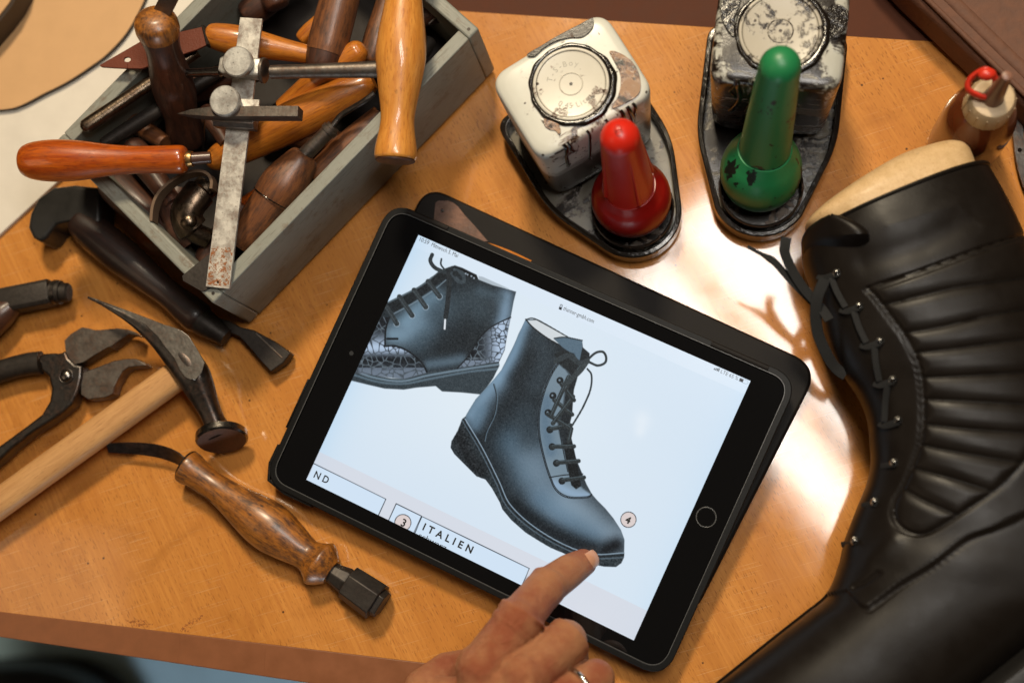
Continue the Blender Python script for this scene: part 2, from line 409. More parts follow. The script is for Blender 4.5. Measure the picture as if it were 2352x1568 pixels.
def turn(A, B, prof, n=28, k=48, flat=1.0, **kw):
    """lathe between world points A and B; prof = [(t, radius)] smooth; t may repeat for a step"""
    A, B = np.array(A, float), np.array(B, float)
    tt = np.array([x[0] for x in prof]); rr = np.array([x[1] for x in prof])
    if k:
        idx = spline(np.stack([tt, rr], 1), k); tt, rr = idx[:, 0], np.maximum(idx[:, 1], .004)
    pts = [A + (B - A) * t for t in tt]
    return sweep(pts, [(r, r * flat) for r in rr], n, **kw)

def domed(r, t0, t1, h=.3, m=5):
    return []

def prism(poly, z0, z1, T=None):
    poly = np.asarray(poly, float)[:, :2]
    a = sum(poly[i - 1][0] * poly[i][1] - poly[i][0] * poly[i - 1][1] for i in range(len(poly)))
    if a < 0: poly = poly[::-1]
    n = len(poly)
    V = np.vstack([np.c_[poly, np.full(n, z0)], np.c_[poly, np.full(n, z1)]])
    Fc = [tuple(range(n - 1, -1, -1)), tuple(range(n, 2 * n))] + [(i, (i + 1) % n, n + (i + 1) % n, n + i) for i in range(n)]
    return V, Fc, None

def pprism(px, z0, z1, zr=None):
    """prism whose TOP outline is seen at the photo coordinates px"""
    return prism([P(u, v, z1 if zr is None else zr)[:2] for u, v in px], z0, z1)

def quadbox(A, B, w, h, zc=None):
    """square bar from A to B"""
    return sweep([A, B], [(w, h), (w, h)], sec=[(-1, -1), (1, -1), (1, 1), (-1, 1)])

def disc(C, axis, r, t, n=40, chamfer=0.0):
    C = np.array(C, float); ax = np.array(axis, float); ax /= np.linalg.norm(ax); c = chamfer
    st = [(0, r - c), (c, r), (t - c, r), (t, r - c)] if c else [(0, r), (t, r)]
    return sweep([C + ax * a for a, _ in st], [b for _, b in st], n)

def lz(C, prof, n=48):
    """lathe about the vertical through C: prof = [(z, r)]"""
    C = np.array(C, float); th = np.linspace(0, 2 * math.pi, n, endpoint=False); V, T = [], []; s = 0
    for i, (z, r) in enumerate(prof):
        for t in th:
            V.append(C + np.array([r * math.cos(t), r * math.sin(t), z])); T.append((r * math.cos(t), r * math.sin(t), z))
    k = len(prof)
    Fc = [(i * n + j, i * n + (j + 1) % n, (i + 1) * n + (j + 1) % n, (i + 1) * n + j) for i in range(k - 1) for j in range(n)]
    Fc.append(tuple(range(n - 1, -1, -1))); Fc.append(tuple((k - 1) * n + j for j in range(n)))
    return np.array(V), Fc, np.array(T)

def ball(C, r, n=16, m=10, sq=(1, 1, 1)):
    C = np.array(C, float); V = [];
    for i in range(m + 1):
        ph = math.pi * i / m
        for j in range(n):
            th = 2 * math.pi * j / n
            V.append(C + r * np.array([sq[0] * math.sin(ph) * math.cos(th), sq[1] * math.sin(ph) * math.sin(th), sq[2] * math.cos(ph)]))
    Fc = [(i * n + j, (i + 1) * n + j, (i + 1) * n + (j + 1) % n, i * n + (j + 1) % n) for i in range(m) for j in range(n)]
    return np.array(V), Fc, None

def torus(C, axis, R, r, n=48, m=12, arc=(0, 1)):
    ax = np.array(axis, float); ax /= np.linalg.norm(ax)
    e = np.cross(ax, [0, 0, 1.0]);
    if np.linalg.norm(e) < .1: e = np.cross(ax, [1.0, 0, 0])
    e /= np.linalg.norm(e); f = np.cross(ax, e); C = np.array(C, float); V = []
    for i in range(n):
        a = 2 * math.pi * i / n; dr = e * math.cos(a) + f * math.sin(a)
        for j in range(m):
            b = 2 * math.pi * j / m
            V.append(C + dr * (R + r * math.cos(b)) + ax * r * math.sin(b))
    Fc = [(i * m + j, ((i + 1) % n) * m + j, ((i + 1) % n) * m + (j + 1) % m, i * m + (j + 1) % m) for i in range(n) for j in range(m)]
    return np.array(V), Fc, None

def rounded(poly, r, seg=6):
    """round the corners of a 2-D polygon"""
    poly = np.asarray(poly, float)[:, :2]; out = []; n = len(poly)
    for i in range(n):
        a, b, c = poly[i - 1], poly[i], poly[(i + 1) % n]
        u = (a - b) / np.linalg.norm(a - b); v = (c - b) / np.linalg.norm(c - b)
        rr = r[i] if hasattr(r, '__len__') else r
        l = min(rr, .49 * np.linalg.norm(a - b), .49 * np.linalg.norm(c - b))
        p0, p1 = b + u * l, b + v * l
        for t in np.linspace(0, 1, seg + 1):
            out.append((1 - t) ** 2 * p0 + 2 * t * (1 - t) * (b * .9 + (p0 + p1) * .05) + t * t * p1)
    return np.array(out)

# ------------------------------------------------------------------ camera, world, light
cam = bpy.data.cameras.new('camera'); co = bpy.data.objects.new('camera', cam); COL.objects.link(co); sc.camera = co
Rb = Matrix((( RW[0][0], -RW[0][1], -RW[0][2]), (RW[1][0], -RW[1][1], -RW[1][2]), (RW[2][0], -RW[2][1], -RW[2][2])))
co.matrix_world = Matrix.Translation((0, 0, HC * CM)) @ Rb.to_4x4()
cam.sensor_width = 36; cam.lens = FPX / 2352 * 36; cam.clip_start = .05; cam.clip_end = 30
cam.dof.use_dof = True; cam.dof.focus_distance = .735; cam.dof.aperture_fstop = 3.6
w = bpy.data.worlds.new('World'); sc.world = w; w.use_nodes = True
w.node_tree.nodes['Background'].inputs[0].default_value = (1.0, .72, .48, 1); w.node_tree.nodes['Background'].inputs[1].default_value = .014

def area(name, pos, target, sx, sy, power, col, longdir=(0, 1, 0)):
    l = bpy.data.lights.new(name, 'AREA'); l.shape = 'RECTANGLE'; l.size = sx * CM; l.size_y = sy * CM; l.energy = power; l.color = col
    o = bpy.data.objects.new(name, l); COL.objects.link(o)
    o.location = Vector([c * CM for c in pos])
    d = Vector([(t - c) * CM for t, c in zip(target, pos)])
    zl = -d.normalized(); yl = Vector(longdir); yl = (yl - yl.dot(zl) * zl).normalized(); xl = yl.cross(zl)
    o.rotation_euler = Matrix((xl, yl, zl)).transposed().to_euler()
    return o
area('window_pane', (18.5, 31, 115), (7, 9, 0), 11, 55, 4.5, (1, .94, .86), (.6, -.8, 0))
area('window_pane', (8.5, 24, 115), (4, 8, 0), 7, 50, 2.7, (1, .94, .86), (.6, -.8, 0))
area('side_window', (-108, -24, 100), (-10, -4, 0), 60, 60, 1.2, (1, .78, .55))
area('ceiling_lamp', (-22, 150, 190), (0, 0, 0), 28, 28, 48.0, (1, .84, .60))

dl = area('added_floor_fill', (-25, -140, -12), (-25, -40, -75), 50, 40, 5.0, (.86, .94, 1.0)); dl.data.spread = math.radians(110)  # added fill below table level, only there to brighten the floor
sc.view_settings.view_transform = 'Standard'; sc.view_settings.look = 'None'; sc.view_settings.gamma = 1; sc.view_settings.exposure = -.08
sc.render.engine = 'CYCLES'
sc.cycles.use_denoising = True
sc.cycles.max_bounces = 8; sc.cycles.diffuse_bounces = 2; sc.cycles.transmission_bounces = 6
sc.cycles.sample_clamp_indirect = 6

#PARTS
# ------------------------------------------------------------------ the bench
def g2(px, z=0): return [P(u, v, z)[:2] for u, v in px]
front_t = g2([(-700, 1320), (0, 1404), (643, 1481), (1366, 1568), (3300, 1801)])
front_b = g2([(-700, 1357), (0, 1462), (643, 1558), (1366, 1664), (3300, 1955)])
far_t = g2([(-700, -82), (1040, 25), (2140, 96), (3300, 171)])
far_b = g2([(-700, -420), (3300, -160)])
top = list(front_t) + list(far_t)[::-1]
mk('tabletop', prism(top, -2.5, 0), 'table', struct=True, sharp=30)
mk('table_edge_front', prism(list(front_t) + list(front_b)[::-1], -2.5, .012), 'band', struct=True, bevel=.05)
mk('table_edge_back', prism(list(far_t) + list(far_b)[::-1], -2.5, .012), 'shadeband', struct=True)
fl = prism([(-160, -150), (160, -150), (160, 120), (-160, 120)], -76, -75)
mk('floor', fl, 'floor', struct=True)
for nm, px in (('left', [(290, 1424), (325, 1420), (352, 1432), (345, 1440), (310, 1438)]), ('right', [(412, 1450), (425, 1430), (455, 1414), (470, 1410), (450, 1432), (432, 1450)])):
    o = mk('rust_stain', prism(g2(px, .004), .001, .004), m_stain(), struct=True)
# seam marks on the front band
for u in (411, 608):
    a = P(u + 2, 1404 + .1195 * u + 3, .02); b = P(u - 3, 1462 + .149 * u - 3, .02)
    mk('band_seam', quadbox(a, b, .02, .004), 'band', struct=True)
# shoe on the floor
pz = -68
sh = spline([P(-260, 1660, pz), P(-120, 1610, pz), P(40, 1598, pz), P(130, 1605, pz), P(220, 1650, pz), P(300, 1710, pz)], 40)
mk_sh = root('shoe', 'blurry dark shoe on the blue floor below the front table edge', 'shoe', P(60, 1650, -75))
mk('shoe_upper', sweep(sh, [(r, r * .9) for r in spline([(0, 3.2), (.3, 3.9), (.55, 4.0), (.8, 3.6), (1, 1.0)], 40)[:, 1]], 28, p=2.3), 'blackhorn', mk_sh)
mk('sole', sweep(sh + np.array([0, 0, -5.4]), [(r, .9) for r in spline([(0, 3.3), (.3, 4.0), (.55, 4.1), (.8, 3.7), (1, 1.2)], 40)[:, 1]], 28, p=4), 'rubber', mk_sh)

# ------------------------------------------------------------------ white board and leather, far left
tagit(mk('white_board', pprism([(-300, 813), (400, 171), (800, -200), (-300, -200)], .004, .30), 'board', bevel=.04),
      'white speckled board lying on the table under the crate and tan leather', 'board')
crv = spline([(-140, 262), (0, 252), (45, 243), (100, 215), (150, 190), (200, 158), (250, 120), (300, 60), (345, -40), (360, -160)], 50)
rt = root('leather_piece', 'large flat tan leather piece with curved dark edge on the white board', 'leather', P(100, 80, .3))
out = [tuple(c) for c in crv] + [(-140, -160)]
mk('leather_face', pprism(out, .62, .66), 'tan', rt)
mk('leather_edge', pprism([(u + 1.2, v + 1.2) for u, v in out], .305, .62, .62), 'darkedge', rt)
rt = root('leather_piece', 'second tan leather piece with thick black edge in the far left corner', 'leather', P(0, 0, .7))
out = [(-140, 190), (-60, 118), (0, 50), (28, 14), (50, -30), (70, -120), (-140, -120)]
mk('leather_face', pprism([(u - 7, v - 8) for u, v in out], 2.3, 2.4), 'tan', rt)
mk('leather_edge', pprism(out, .67, 2.3), 'darkedge', rt)

# ------------------------------------------------------------------ grey crate
ZB = 6.5
S_, E_, W_ = P(489, 697, ZB), P(1100, 66, ZB), P(117, 335, ZB)
ex = (E_ - S_); Lx = np.linalg.norm(ex); ex /= Lx
ey = np.array([-ex[1], ex[0], 0]); Ly = abs((W_ - S_).dot(ey))
def bx(a, b, z): return S_[:2] + ex[:2] * a + ey[:2] * b
def board(a0, a1, b0, b1, z0, z1): 
    return prism([bx(a0, b0, 0), bx(a1, b0, 0), bx(a1, b1, 0), bx(a0, b1, 0)], z0, z1)
def with_tc(g, along):
    V, F, T = g; o3 = np.append(along, 0); c3 = np.array([-along[1], along[0], 0])
    return V, F, np.stack([V @ o3, V @ c3, V[:, 2]], 1)
crate = root('wooden_crate', 'open grey painted wooden crate filled with old hand tools', 'crate', np.append(bx(Lx / 2, Ly / 2, 0), .0) + np.array([0, 0, .3]))
th = .82
for a0, a1, b0, b1, al, r in ((0, Lx, 0, th, ex[:2], 1), (0, Lx, Ly - th, Ly, ex[:2], 1)):
    mk('side_panel', with_tc(board(a0 + th + .004, a1 - th - .004, b0, b1, .31, ZB), al), 'paint', crate, bevel=.07, bseg=3)
for a0, a1 in ((0, th), (Lx - th, Lx)):
    mk('end_panel', with_tc(board(a0, a1, 0, Ly, .31, ZB + .01), ey[:2]), 'paint', crate, bevel=.14, bseg=3)
for b_q in (th * .5, Ly - th * .5):
    for a_q in (th * .5, Lx - th * .5):
        for dq in (-.18, .18): pass
        mk('nail', disc(np.append(bx(a_q, b_q, 0), ZB + .012), (0, 0, 1), .10, .006, 16), 'iron', crate)
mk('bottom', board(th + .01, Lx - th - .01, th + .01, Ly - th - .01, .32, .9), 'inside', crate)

def up_(A, B): return (0, 0, 1)
G = 'old hand tools heaped in the grey crate'
def cm(px, z): return px * (HC - z) / FPX * 1.0

def handle_tool(name, label, cat_, A, B, prof, mat, flat=1.0, k=60, grp=G, part='handle'):
    rt = root(name, label, cat_, np.minimum(A, B) * [1, 1, 1], grp)
    h = mk(part, turn(A, B, prof, 32, k, flat), mat, rt)
    return rt, h

# yellow handle on the right wall
A, B = P(908, 366, 7.9), P(938, -190, 9.6)
rt, h = handle_tool('old_tool', 'long yellow varnished handle lying upright across the crate side', 'tool', A, B,
    [(0, 1.10), (.012, 1.17), (.05, 1.14), (.13, .96), (.19, .95), (.30, 1.18), (.41, 1.38), (.50, 1.34), (.62, 1.10), (.70, .96), (.82, .97), (.93, 1.05), (1, .9)], 'yellow')
ax = (B - A) / np.linalg.norm(B - A)
mk('end_face', disc(A - ax * .03, -ax, 1.10, .10, 36, .05), 'darkbrown', rt, parent=h)
# tapering steel rod = shank under it
A2, B2 = P(622, 166, 7.9), P(930, 158, 7.7)
mk('shank', turn(A2, B2, [(0, .38), (.3, .40), (.7, .46), (.9, .5), (1, .5)], 28, 30), 'grey_steel', rt)

# dark upright handle with blade
A, B = P(432, 322, 2.2), P(353, 34, 11.2)
rt, h = handle_tool('upright_knife', 'dark brown upright handle with steel blade standing at the crate back corner', 'knife', A, B,
    [(0, .9), (.02, 1.12), (.10, 1.16), (.22, 1.02), (.40, 1.22), (.52, 1.20), (.68, 1.02), (.78, 1.0), (.90, 1.20), (.965, 1.08), (.992, .66), (1, .3)], 'darkbrown')
cut = mk('butt_collar', turn(A + (B - A) * .86, B + (B - A) * .004, [(0, 1.15), (.3, 1.222), (.7, 1.14), (.93, .72), (1, .3)], 32, 20), 'amberwood', rt)
ax = (B - A) / np.linalg.norm(B - A)
bl0, bl1 = P(366, 42, 10.6), P(418, -62, 13.2)
mk('blade', sweep([bl0, bl0 * .5 + bl1 * .5, bl1], [(.46, .10), (.46, .10), (.43, .08)], sec=[(-1, -1), (1, -1), (1, 1), (-1, 1)], up=(.3, -.2, 1)), 'grey_steel', rt)

# marking gauge
A, B = P(501, 661, 6.75), P(578, 43, 8.3)
A2_ = (B - A) / np.linalg.norm(B - A)
gauge = root('marking_gauge', 'worn steel marking gauge with two round thumb screws across the crate', 'gauge', A * [1, 1, 1], G)
gup = np.array([.04, -.10, 1]);
side = np.cross(A2_, [0, 0, 1]); side /= np.linalg.norm(side); nrm = np.cross(side, A2_)
mk('beam', sweep([A, B], [(.70, .10), (.655, .10)], sec=[(-1, -1), (1, -1), (1, 1), (-1, 1)]), 'steel', gauge, bevel=.015)
ru = mk('rust_patch', sweep([A + A2_ * .12 + nrm * .107, A + A2_ * 2.3 + nrm * .107], [(.64, .003), (.64, .003)], sec=[(-1, -1), (1, -1), (1, 1), (-1, 1)]), m_stain('rust_film'), gauge)
hc = A + A2_ * .32 + nrm * .095
mk('hole', disc(hc, nrm, .085, .012, 20), 'black', gauge)
def on(u, v, off):  # point above the beam line
    lo = P(u, v, 0); hi = P(u, v, 12)
    best = None
    for z in np.linspace(6, 13, 140):
        p = P(u, v, z); d = (p - A).dot(nrm) - off
        if best is None or abs(d) < best[0]: best = (abs(d), p)
    return best[1]
# upper slider with rod socket
c1 = on(553, 156, .45)
blk = sweep([c1 - side * 1.15, c1 - side * .9, c1 + side * .95, c1 + side * 1.2], [(.40, .40), (.52, .42), (.52, .42), (.50, .42)], sec=[(-1, -1), (1, -1), (1, .8), (.8, 1), (-.8, 1), (-1, .8)])
mk('slider', blk, 'nickel', gauge, bevel=.04)
mk('flange', disc(c1 + side * 1.15 - nrm * .25, side, .72, .22, 36, .04), 'grey_steel', gauge)
mk('arm', turn(P(430, 168, 7.4), P(508, 165, 8.1), [(0, .25), (.8, .26), (.81, .30), (1, .30)], 24, 0), 'polished', gauge)
k1 = on(543.8, 141, 1.35)
mk('thumb_screw', cat(disc(k1 - nrm * .42, nrm, .86, .42, 44, .07), disc(k1 - nrm * 1.0, nrm, .28, .6, 20)), 'nickel', gauge)
c2_ = on(541, 276, .42)
mk('slider', sweep([c2_ - side * 1.18, c2_ + side * 1.22], [(.50, .44), (.50, .44)], sec=[(-1, -.9), (.9, -1), (1, .4), (.55, 1), (-.55, 1), (-1, .4)]), 'grey_steel', gauge, bevel=.04)
k2 = on(514.6, 231, 1.75)
mk('thumb_screw', cat(disc(k2 - nrm * .42, nrm, .86, .42, 44, .07), disc(k2 - nrm * 1.3, nrm, .28, .9, 20)), 'nickel', gauge)
ba, bb = P(408, 262, 8.6), P(690, 261, 8.9)
bd = (bb - ba)
mk('scriber', sweep([ba, ba + bd * .12, ba + bd * .30, bb], [(.02, .05), (.16, .30), (.29, .40), (.30, .42)], sec=[(-1, -1), (1, -1), (1, 1), (-1, 1)]), 'grey_steel', gauge, sharp=25, bevel=.015)
mk('slider_plate', sweep([P(548, 238, 8.7), P(596, 240, 8.6)], [(.25, .1)] * 2, sec=[(-1, -1), (1, -1), (1, 1), (-1, 1)]), 'steel', gauge, bevel=.03)

# sheathed knife
z = 7.3
shp = [(228, 150), (325, 94), (463, 62), (472, 64), (478, 84), (476, 103), (450, 115), (423, 124), (400, 131), (326, 158), (292, 157.5), (292, 143.5)]
hole = [(292 + 8 * math.cos(a), 137 + 5.5 * math.sin(a)) for a in np.linspace(math.pi / 2, -1.5 * math.pi, 18)]
shp = shp[:-1] + hole + [(291.4, 157.5), (260, 156), (232, 154)]
rt = root('sheathed_knife', 'knife in red brown leather sheath with orange handle across the crate back', 'knife', P(300, 130, z), G)
def tilt(g, z0, u0, u1, dz):
    return g
mk('sheath', pprism(shp, z - .14, z + .02), 'sheath', rt, bevel=.03)
mk('collar', sweep([P(468, 62, z), P(479, 106, z)], [(.10, .28), (.10, .28)], 12), 'iron', rt)
mk('handle', turn(P(474, 80, 6.9), P(722, 128, 6.0), [(0, .45), (.03, .66), (.12, .80), (.28, .88), (.45, .84), (.7, .66), (.9, .55), (1, .5)], 30, 40), 'orange', rt)

# big brown handle at the back
A, B = P(748, 122, 6.3), P(812, -120, 7.4)
rt, h = handle_tool('chisel', 'thick worn brown handle with dark collar at the back of the crate', 'chisel', A, B,
    [(0, 1.12), (.1, 1.16), (.4, 1.14), (.7, 1.05), (.9, .95), (1, .6)], 'brown')
d_ = (B - A) / np.linalg.norm(B - A)
mk('collar', turn(A - d_ * 1.3, A - d_ * .01, [(0, .75), (.5, 1.0), (.95, 1.09), (1, 1.09)], 30, 10), 'darkbrown', rt)
# orange handle, diagonal
A, B = P(476, 376, 4.7), P(858, 186, 5.7)
rt, h = handle_tool('old_tool', 'long orange varnished handle lying diagonally under the steel gauge', 'tool', A, B,
    [(0, .25), (.02, .52), (.07, .78), (.2, 1.0), (.4, 1.13), (.6, 1.15), (.8, 1.05), (.95, .8), (1, .5)], 'orange')
A, B = P(836, 108, 6.3), P(650, 250, 4.4)
rt, h = handle_tool('old_tool', 'orange handle with spotted tip half hidden beneath the steel rod', 'tool', A, B,
    [(0, .30), (.03, .55), (.12, .72), (.5, .85), (1, .6)], 'orange')
# ferrule tool (awl haft)
A, B = P(704, 354, 5.7), P(552, 566, 4.6)
rt, h = handle_tool('awl', 'brown cracked awl handle with steel ferrule and bent shank', 'awl', A, B,
    [(0, .45), (.02, .80), (.12, 1.05), (.30, 1.34), (.42, 1.36), (.50, 1.28), (.505, 1.22), (.7, 1.15), (.9, 1.0), (1, .7)], 'brown')
q0 = A + (B - A) * .47; q1 = A + (B - A) * .50
mk('crack', torus((q0 + q1) / 2, (B - A) + np.array([.6, 0, 0]), 1.315, .03, 50, 6), 'black', rt, parent=h)
mk('ferrule', turn(P(690, 366, 5.75), P(766, 290, 6.2), [(0, .46), (.7, .42), (.82, .42), (.83, .50), (.93, .50), (.94, .40), (1, .40)], 28, 0), 'grey_steel', rt)
mk('shank', sweep(spline([P(763, 290, 6.2), P(782, 266, 6.3), P(808, 249, 6.5), P(835, 233, 6.8), P(860, 214, 6.9)], 24), [(.17, .12)] * 24, 12), 'darksteel', rt)
A, B = P(722, 412, 4.0), P(876, 262, 4.6)
rt, h = handle_tool('old_tool', 'rough brown handle wedged along the right side of the crate', 'tool', A, B,
    [(0, .5), (.05, .8), (.3, .86), (.6, .84), (1, .6)], 'brown')
# red handle
A, B = P(46, 370, 8.2), P(430, 366, 7.7)
rt, h = handle_tool('awl', 'glossy red brown awl handle sticking out over the left crate wall', 'awl', A, B,
    [(0, .25), (.004, .55), (.03, .88), (.10, 1.10), (.22, 1.20), (.36, 1.13), (.52, .92), (.66, .80), (.78, .78), (.90, .80), (.965, .80), (.99, .68), (1, .45)], 'red')
mk('ferrule', turn(P(426, 366, 7.7), P(443, 365, 7.7), [(0, .43), (.5, .46), (1, .42)], 24, 8), 'brass', rt)
mk('shank', turn(P(442, 365, 7.6), P(484, 362, 7.4), [(0, .36), (1, .34)], 20, 4), 'darkbrown', rt)
# dark rounded rod
rt, h = handle_tool('pliers', 'dark steel tool arm with rounded end resting over the left crate wall', 'pliers', P(188, 297, 7.1), P(452, 118, 6.0),
    [(0, .18), (.02, .36), (.06, .44), (.3, .42), (.6, .42), (1, .42)], 'bluemetal', part='arm', flat=.8)
mk('arm', turn(P(240, 330, 5.2), P(560, 130, 4.6), [(0, .2), (.03, .4), (.5, .45), (1, .4)], 24, 30), 'iron', rt)
# curled strap
cur = spline([P(u, v, 6.2) for u, v in [(353, 512), (356, 480), (368, 450), (396, 422), (430, 403), (462, 397), (482, 404), (491, 420), (490, 438)]], 60)
tagit(mk('leather_strap', sweep(cur, [(.09, .42)] * 60, sec=[(-1, -1), (1, -1), (1, 1), (-1, 1)]), 'strap', bevel=.02), 'grey brown leather strap curling out of the crate beside the ruler', 'strap', G)
# pincers lying deep in the box
rt = root('pincers', 'shiny dark old pincers deep in the near crate corner', 'pincers', P(440, 480, 2), G)
mk('jaw', sweep(spline([P(478, 425, 4.9), P(448, 455, 5.2), P(428, 492, 5.2), P(445, 530, 4.8), P(478, 548, 4.2)], 30), [(.75, .6), ] * 4 + [(.95, .75)] * 18 + [(.6, .5)] * 8, 20), 'bluemetal', rt)
mk('jaw', sweep(spline([P(405, 440, 4.2), P(398, 480, 4.5), P(412, 520, 4.5), P(440, 552, 3.9)], 30), [(.8, .6)] * 30, 20), 'darkbrown', rt)
mk('rivet', ball(P(432, 508, 5.5), .55, 18, 10, (1, 1, .7)), 'bluemetal', rt)
# plate under ruler
tagit(mk('steel_plate', pprism([(418, 633), (474, 587), (520, 560), (528, 640), (470, 668), (461, 668), (420, 645)], 6.54, 6.62), 'iron', bevel=.02),
      'small dark steel plate on the near crate corner under the ruler', 'plate', G)
rt, h = handle_tool('needle', 'thin steel needle standing between the red handle and gauge', 'needle', P(466, 345, 4), P(470, 268, 8.0), [(0, .06), (1, .05)], 'darksteel', k=0, part='shaft')
# darker tools filling the depth
fill = [('dark worn handle lying behind the gauge knobs', (560, 40), (700, -60), 3.8, .9, 'darkbrown'),
        ('dark handle leaning at the far end of the crate', (860, 60), (1010, 30), 3.5, .8, 'darkbrown'),
        ('blackened handle under the orange sheathed knife handle', (420, 210), (600, 160), 3.2, .9, 'darkbrown'),
        ('dark brown handle under the strap in the left crate corner', (250, 410), (420, 560), 3.0, 1.2, 'darkbrown'),
        ('small orange brown handle behind the thick brown handle', (690, 95), (760, 20), 4.9, .5, 'orange'),
        ('short dark red handle beneath the near end of the ruler', (470, 610), (560, 470), 3.0, .9, 'darkbrown'),
        ('slim dark handle between the upright knife and the gauge', (470, 250), (520, 330), 5.0, .55, 'darkbrown'),
        ('scuffed brown handle lying under the bent shank', (640, 300), (800, 330), 3.6, .8, 'brown'),
        ('dark brown knob end beside the thick brown handle', (640, 20), (600, -80), 5.0, .8, 'darkbrown'),
        ('worn brown handle behind the yellow varnished handle', (850, 150), (900, -40), 4.4, .8, 'brown'),
        ('black bar along the right end of the crate', (990, 90), (940, 170), 3.6, .45, 'iron'),
        ('dull brown handle under the red brown awl handle', (300, 330), (400, 470), 4.2, .8, 'darkbrown'),
        ('reddish brown handle crossing deep beneath the ruler', (520, 520), (640, 420), 2.4, .8, 'red'),
        ('brown handle with its end under the crate left corner', (260, 250), (380, 330), 3.0, .7, 'brown'),
        ('black iron bar beneath the steel rod', (590, 300), (880, 90), 2.6, .7, 'iron')]
for lb, a, b, z, r, mt in fill:
    handle_tool('old_tool' if mt != 'iron' else 'iron_bar', lb, 'tool' if mt != 'iron' else 'bar', P(*a, z), P(*b, z + .6), [(0, r * .5), (.06, r * .9), (.3, r), (.6, r * .85), (1, r * .7)], mt)
rt, h = handle_tool('hook', 'small bent steel hook at the far right end of the crate', 'hook', P(985, 55, 4.5), P(1000, 42, 4.6), [(0, .08), (1, .08)], 'grey_steel', k=0, part='shaft')
mk('bend', sweep(spline([P(1000, 42, 4.6), P(1003, 36, 4.6), P(1008, 44, 4.5), P(1012, 52, 4.4)], 16), [.07] * 16, 10), 'grey_steel', rt)
# ------------------------------------------------------------------ tools lying on the bench, left
T = 'shoemaker tools lying on the bench'
# black curved tool head left of the crate
rt = root('edge_trimmer', 'dark wooden handled trimmer with square black tip lying along the crate', 'hand tool', P(300, 600, 0), T)
A, B = P(178, 505, 1.5), P(470, 742, 1.3)
mk('handle', turn(A, B, [(0, .75), (.03, .95), (.15, 1.12), (.35, 1.15), (.55, .98), (.72, .84), (.86, .95), (.95, .98), (1, .7)], 30, 50), 'blackwood', rt)
mk('neck', turn(P(462, 736, 1.3), P(520, 776, 1.2), [(0, .85), (.3, .78), (.8, .60), (1, .55)], 26, 14), 'iron', rt)
pl = [(500, 728), (530, 738), (549, 750), (583, 758), (628, 782), (667, 810), (650, 833), (622, 853), (598, 828), (575, 800), (549, 772), (506, 755)]
mk('blade', pprism(pl, .25, 1.15), 'iron', rt, bevel=.06)
mk('blade_groove', sweep([P(588, 765, 1.17), P(648, 822, 1.17)], [(.05, .03)] * 2, 8), 'grey_steel', rt)
rt = root('rubber_heel', 'black hollow curved block beside the left crate corner', 'heel block', P(140, 490, 0))
out = [(63, 522), (68, 490), (86, 455), (122, 430), (170, 424), (230, 430), (228, 560), (205, 555), (188, 520), (160, 508), (128, 514), (106, 545), (92, 556), (74, 545)]
mk('block', pprism(out, .02, 2.3), 'blackhorn', rt, bevel=.25, bseg=4)
# small iron with square bar at the left edge
rt = root('edge_iron', 'black square edge iron with stepped tip at the left frame edge', 'hand tool', P(60, 690, 0), T)
mk('bar', sweep([P(-90, 712, 1.3), P(119, 671, 1.3)], [(.78, .60)] * 2, sec=[(-1, -1), (1, -1), (1, .7), (.7, 1), (-.7, 1), (-1, .7)]), 'iron', rt, bevel=.05)
mk('tip', turn(P(118, 671, 1.3), P(160, 672, 1.2), [(0, .66), (.25, .66), (.26, .74), (.55, .74), (.56, .60), (.9, .60), (1, .5)], 28, 0), 'iron', rt)
mk('tip_ring', turn(P(126, 671, 1.3), P(134, 671, 1.3), [(0, .76), (1, .76)], 28, 0), 'darksteel', rt)
mk('handle', turn(P(30, 700, 1.3), P(-130, 830, 1.4), [(0, .6), (.2, .9), (.6, 1.0), (1, .8)], 26, 20), 'darkbrown', rt)

# lasting pincers
rt = root('lasting_pincers', 'grey steel lasting pincers with toothed jaws lying open', 'pincers', P(150, 860, 0), T)
uj = r6([(512, 480), (560, 430), (650, 375), (700, 383), (760, 398), (830, 393), (930, 383), (1020, 393), (1070, 412), (1105, 440), (1060, 433), (1040, 428)])
teeth = []
tp = r6([(1030, 432), (985, 458), (940, 490), (900, 520), (865, 545)])
for i in range(len(tp) - 1):
    for s in (0, .25, .5, .75):
        x = tp[i][0] * (1 - s) + tp[i + 1][0] * s; y = tp[i][1] * (1 - s) + tp[i + 1][1] * s
        teeth += [(x, y), (x - .6, y - 3.4)]
uj += teeth + r6([(850, 535), (800, 565), (740, 600), (665, 650), (595, 668), (552, 630), (520, 560)])
mk('jaw', pprism(uj, .5, 1.5), 'grey_steel', rt, bevel=.05)
lj = r6([(640, 735), (668, 728), (780, 688), (850, 662), (900, 642), (1000, 625), (1080, 625), (1130, 648), (1165, 678), (1130, 684), (1080, 686), (1020, 694), (975, 725), (940, 780), (910, 840), (893, 905), (840, 932), (700, 950), (640, 910)])
mk('jaw', pprism(lj, .3, 1.35), 'grey_steel', rt, bevel=.06)
pv = r6([(300, 640), (312, 600), (345, 583), (420, 578), (480, 582), (515, 556), (545, 620), (595, 668), (652, 676), (645, 770), (618, 880), (570, 985), (500, 1050), (400, 1120), (250, 1215), (100, 1330), (0, 1425), (-400, 1760), (-470, 1690), (0, 1310), (200, 1165), (330, 1065), (392, 960), (408, 860), (385, 760), (330, 720)])
mk('plate', pprism(pv, .45, 1.62), 'darksteel', rt, bevel=.16, bseg=3)
hp = r6([(330, 655), (200, 672), (0, 728), (-300, 850), (-700, 1050)])
hh = spline([P(u, v, 1.0) for u, v in hp], 40)
mk('handle', sweep(hh, [(r, r * .8) for r in np.linspace(.72, .66, 40)], 24), 'iron', rt)
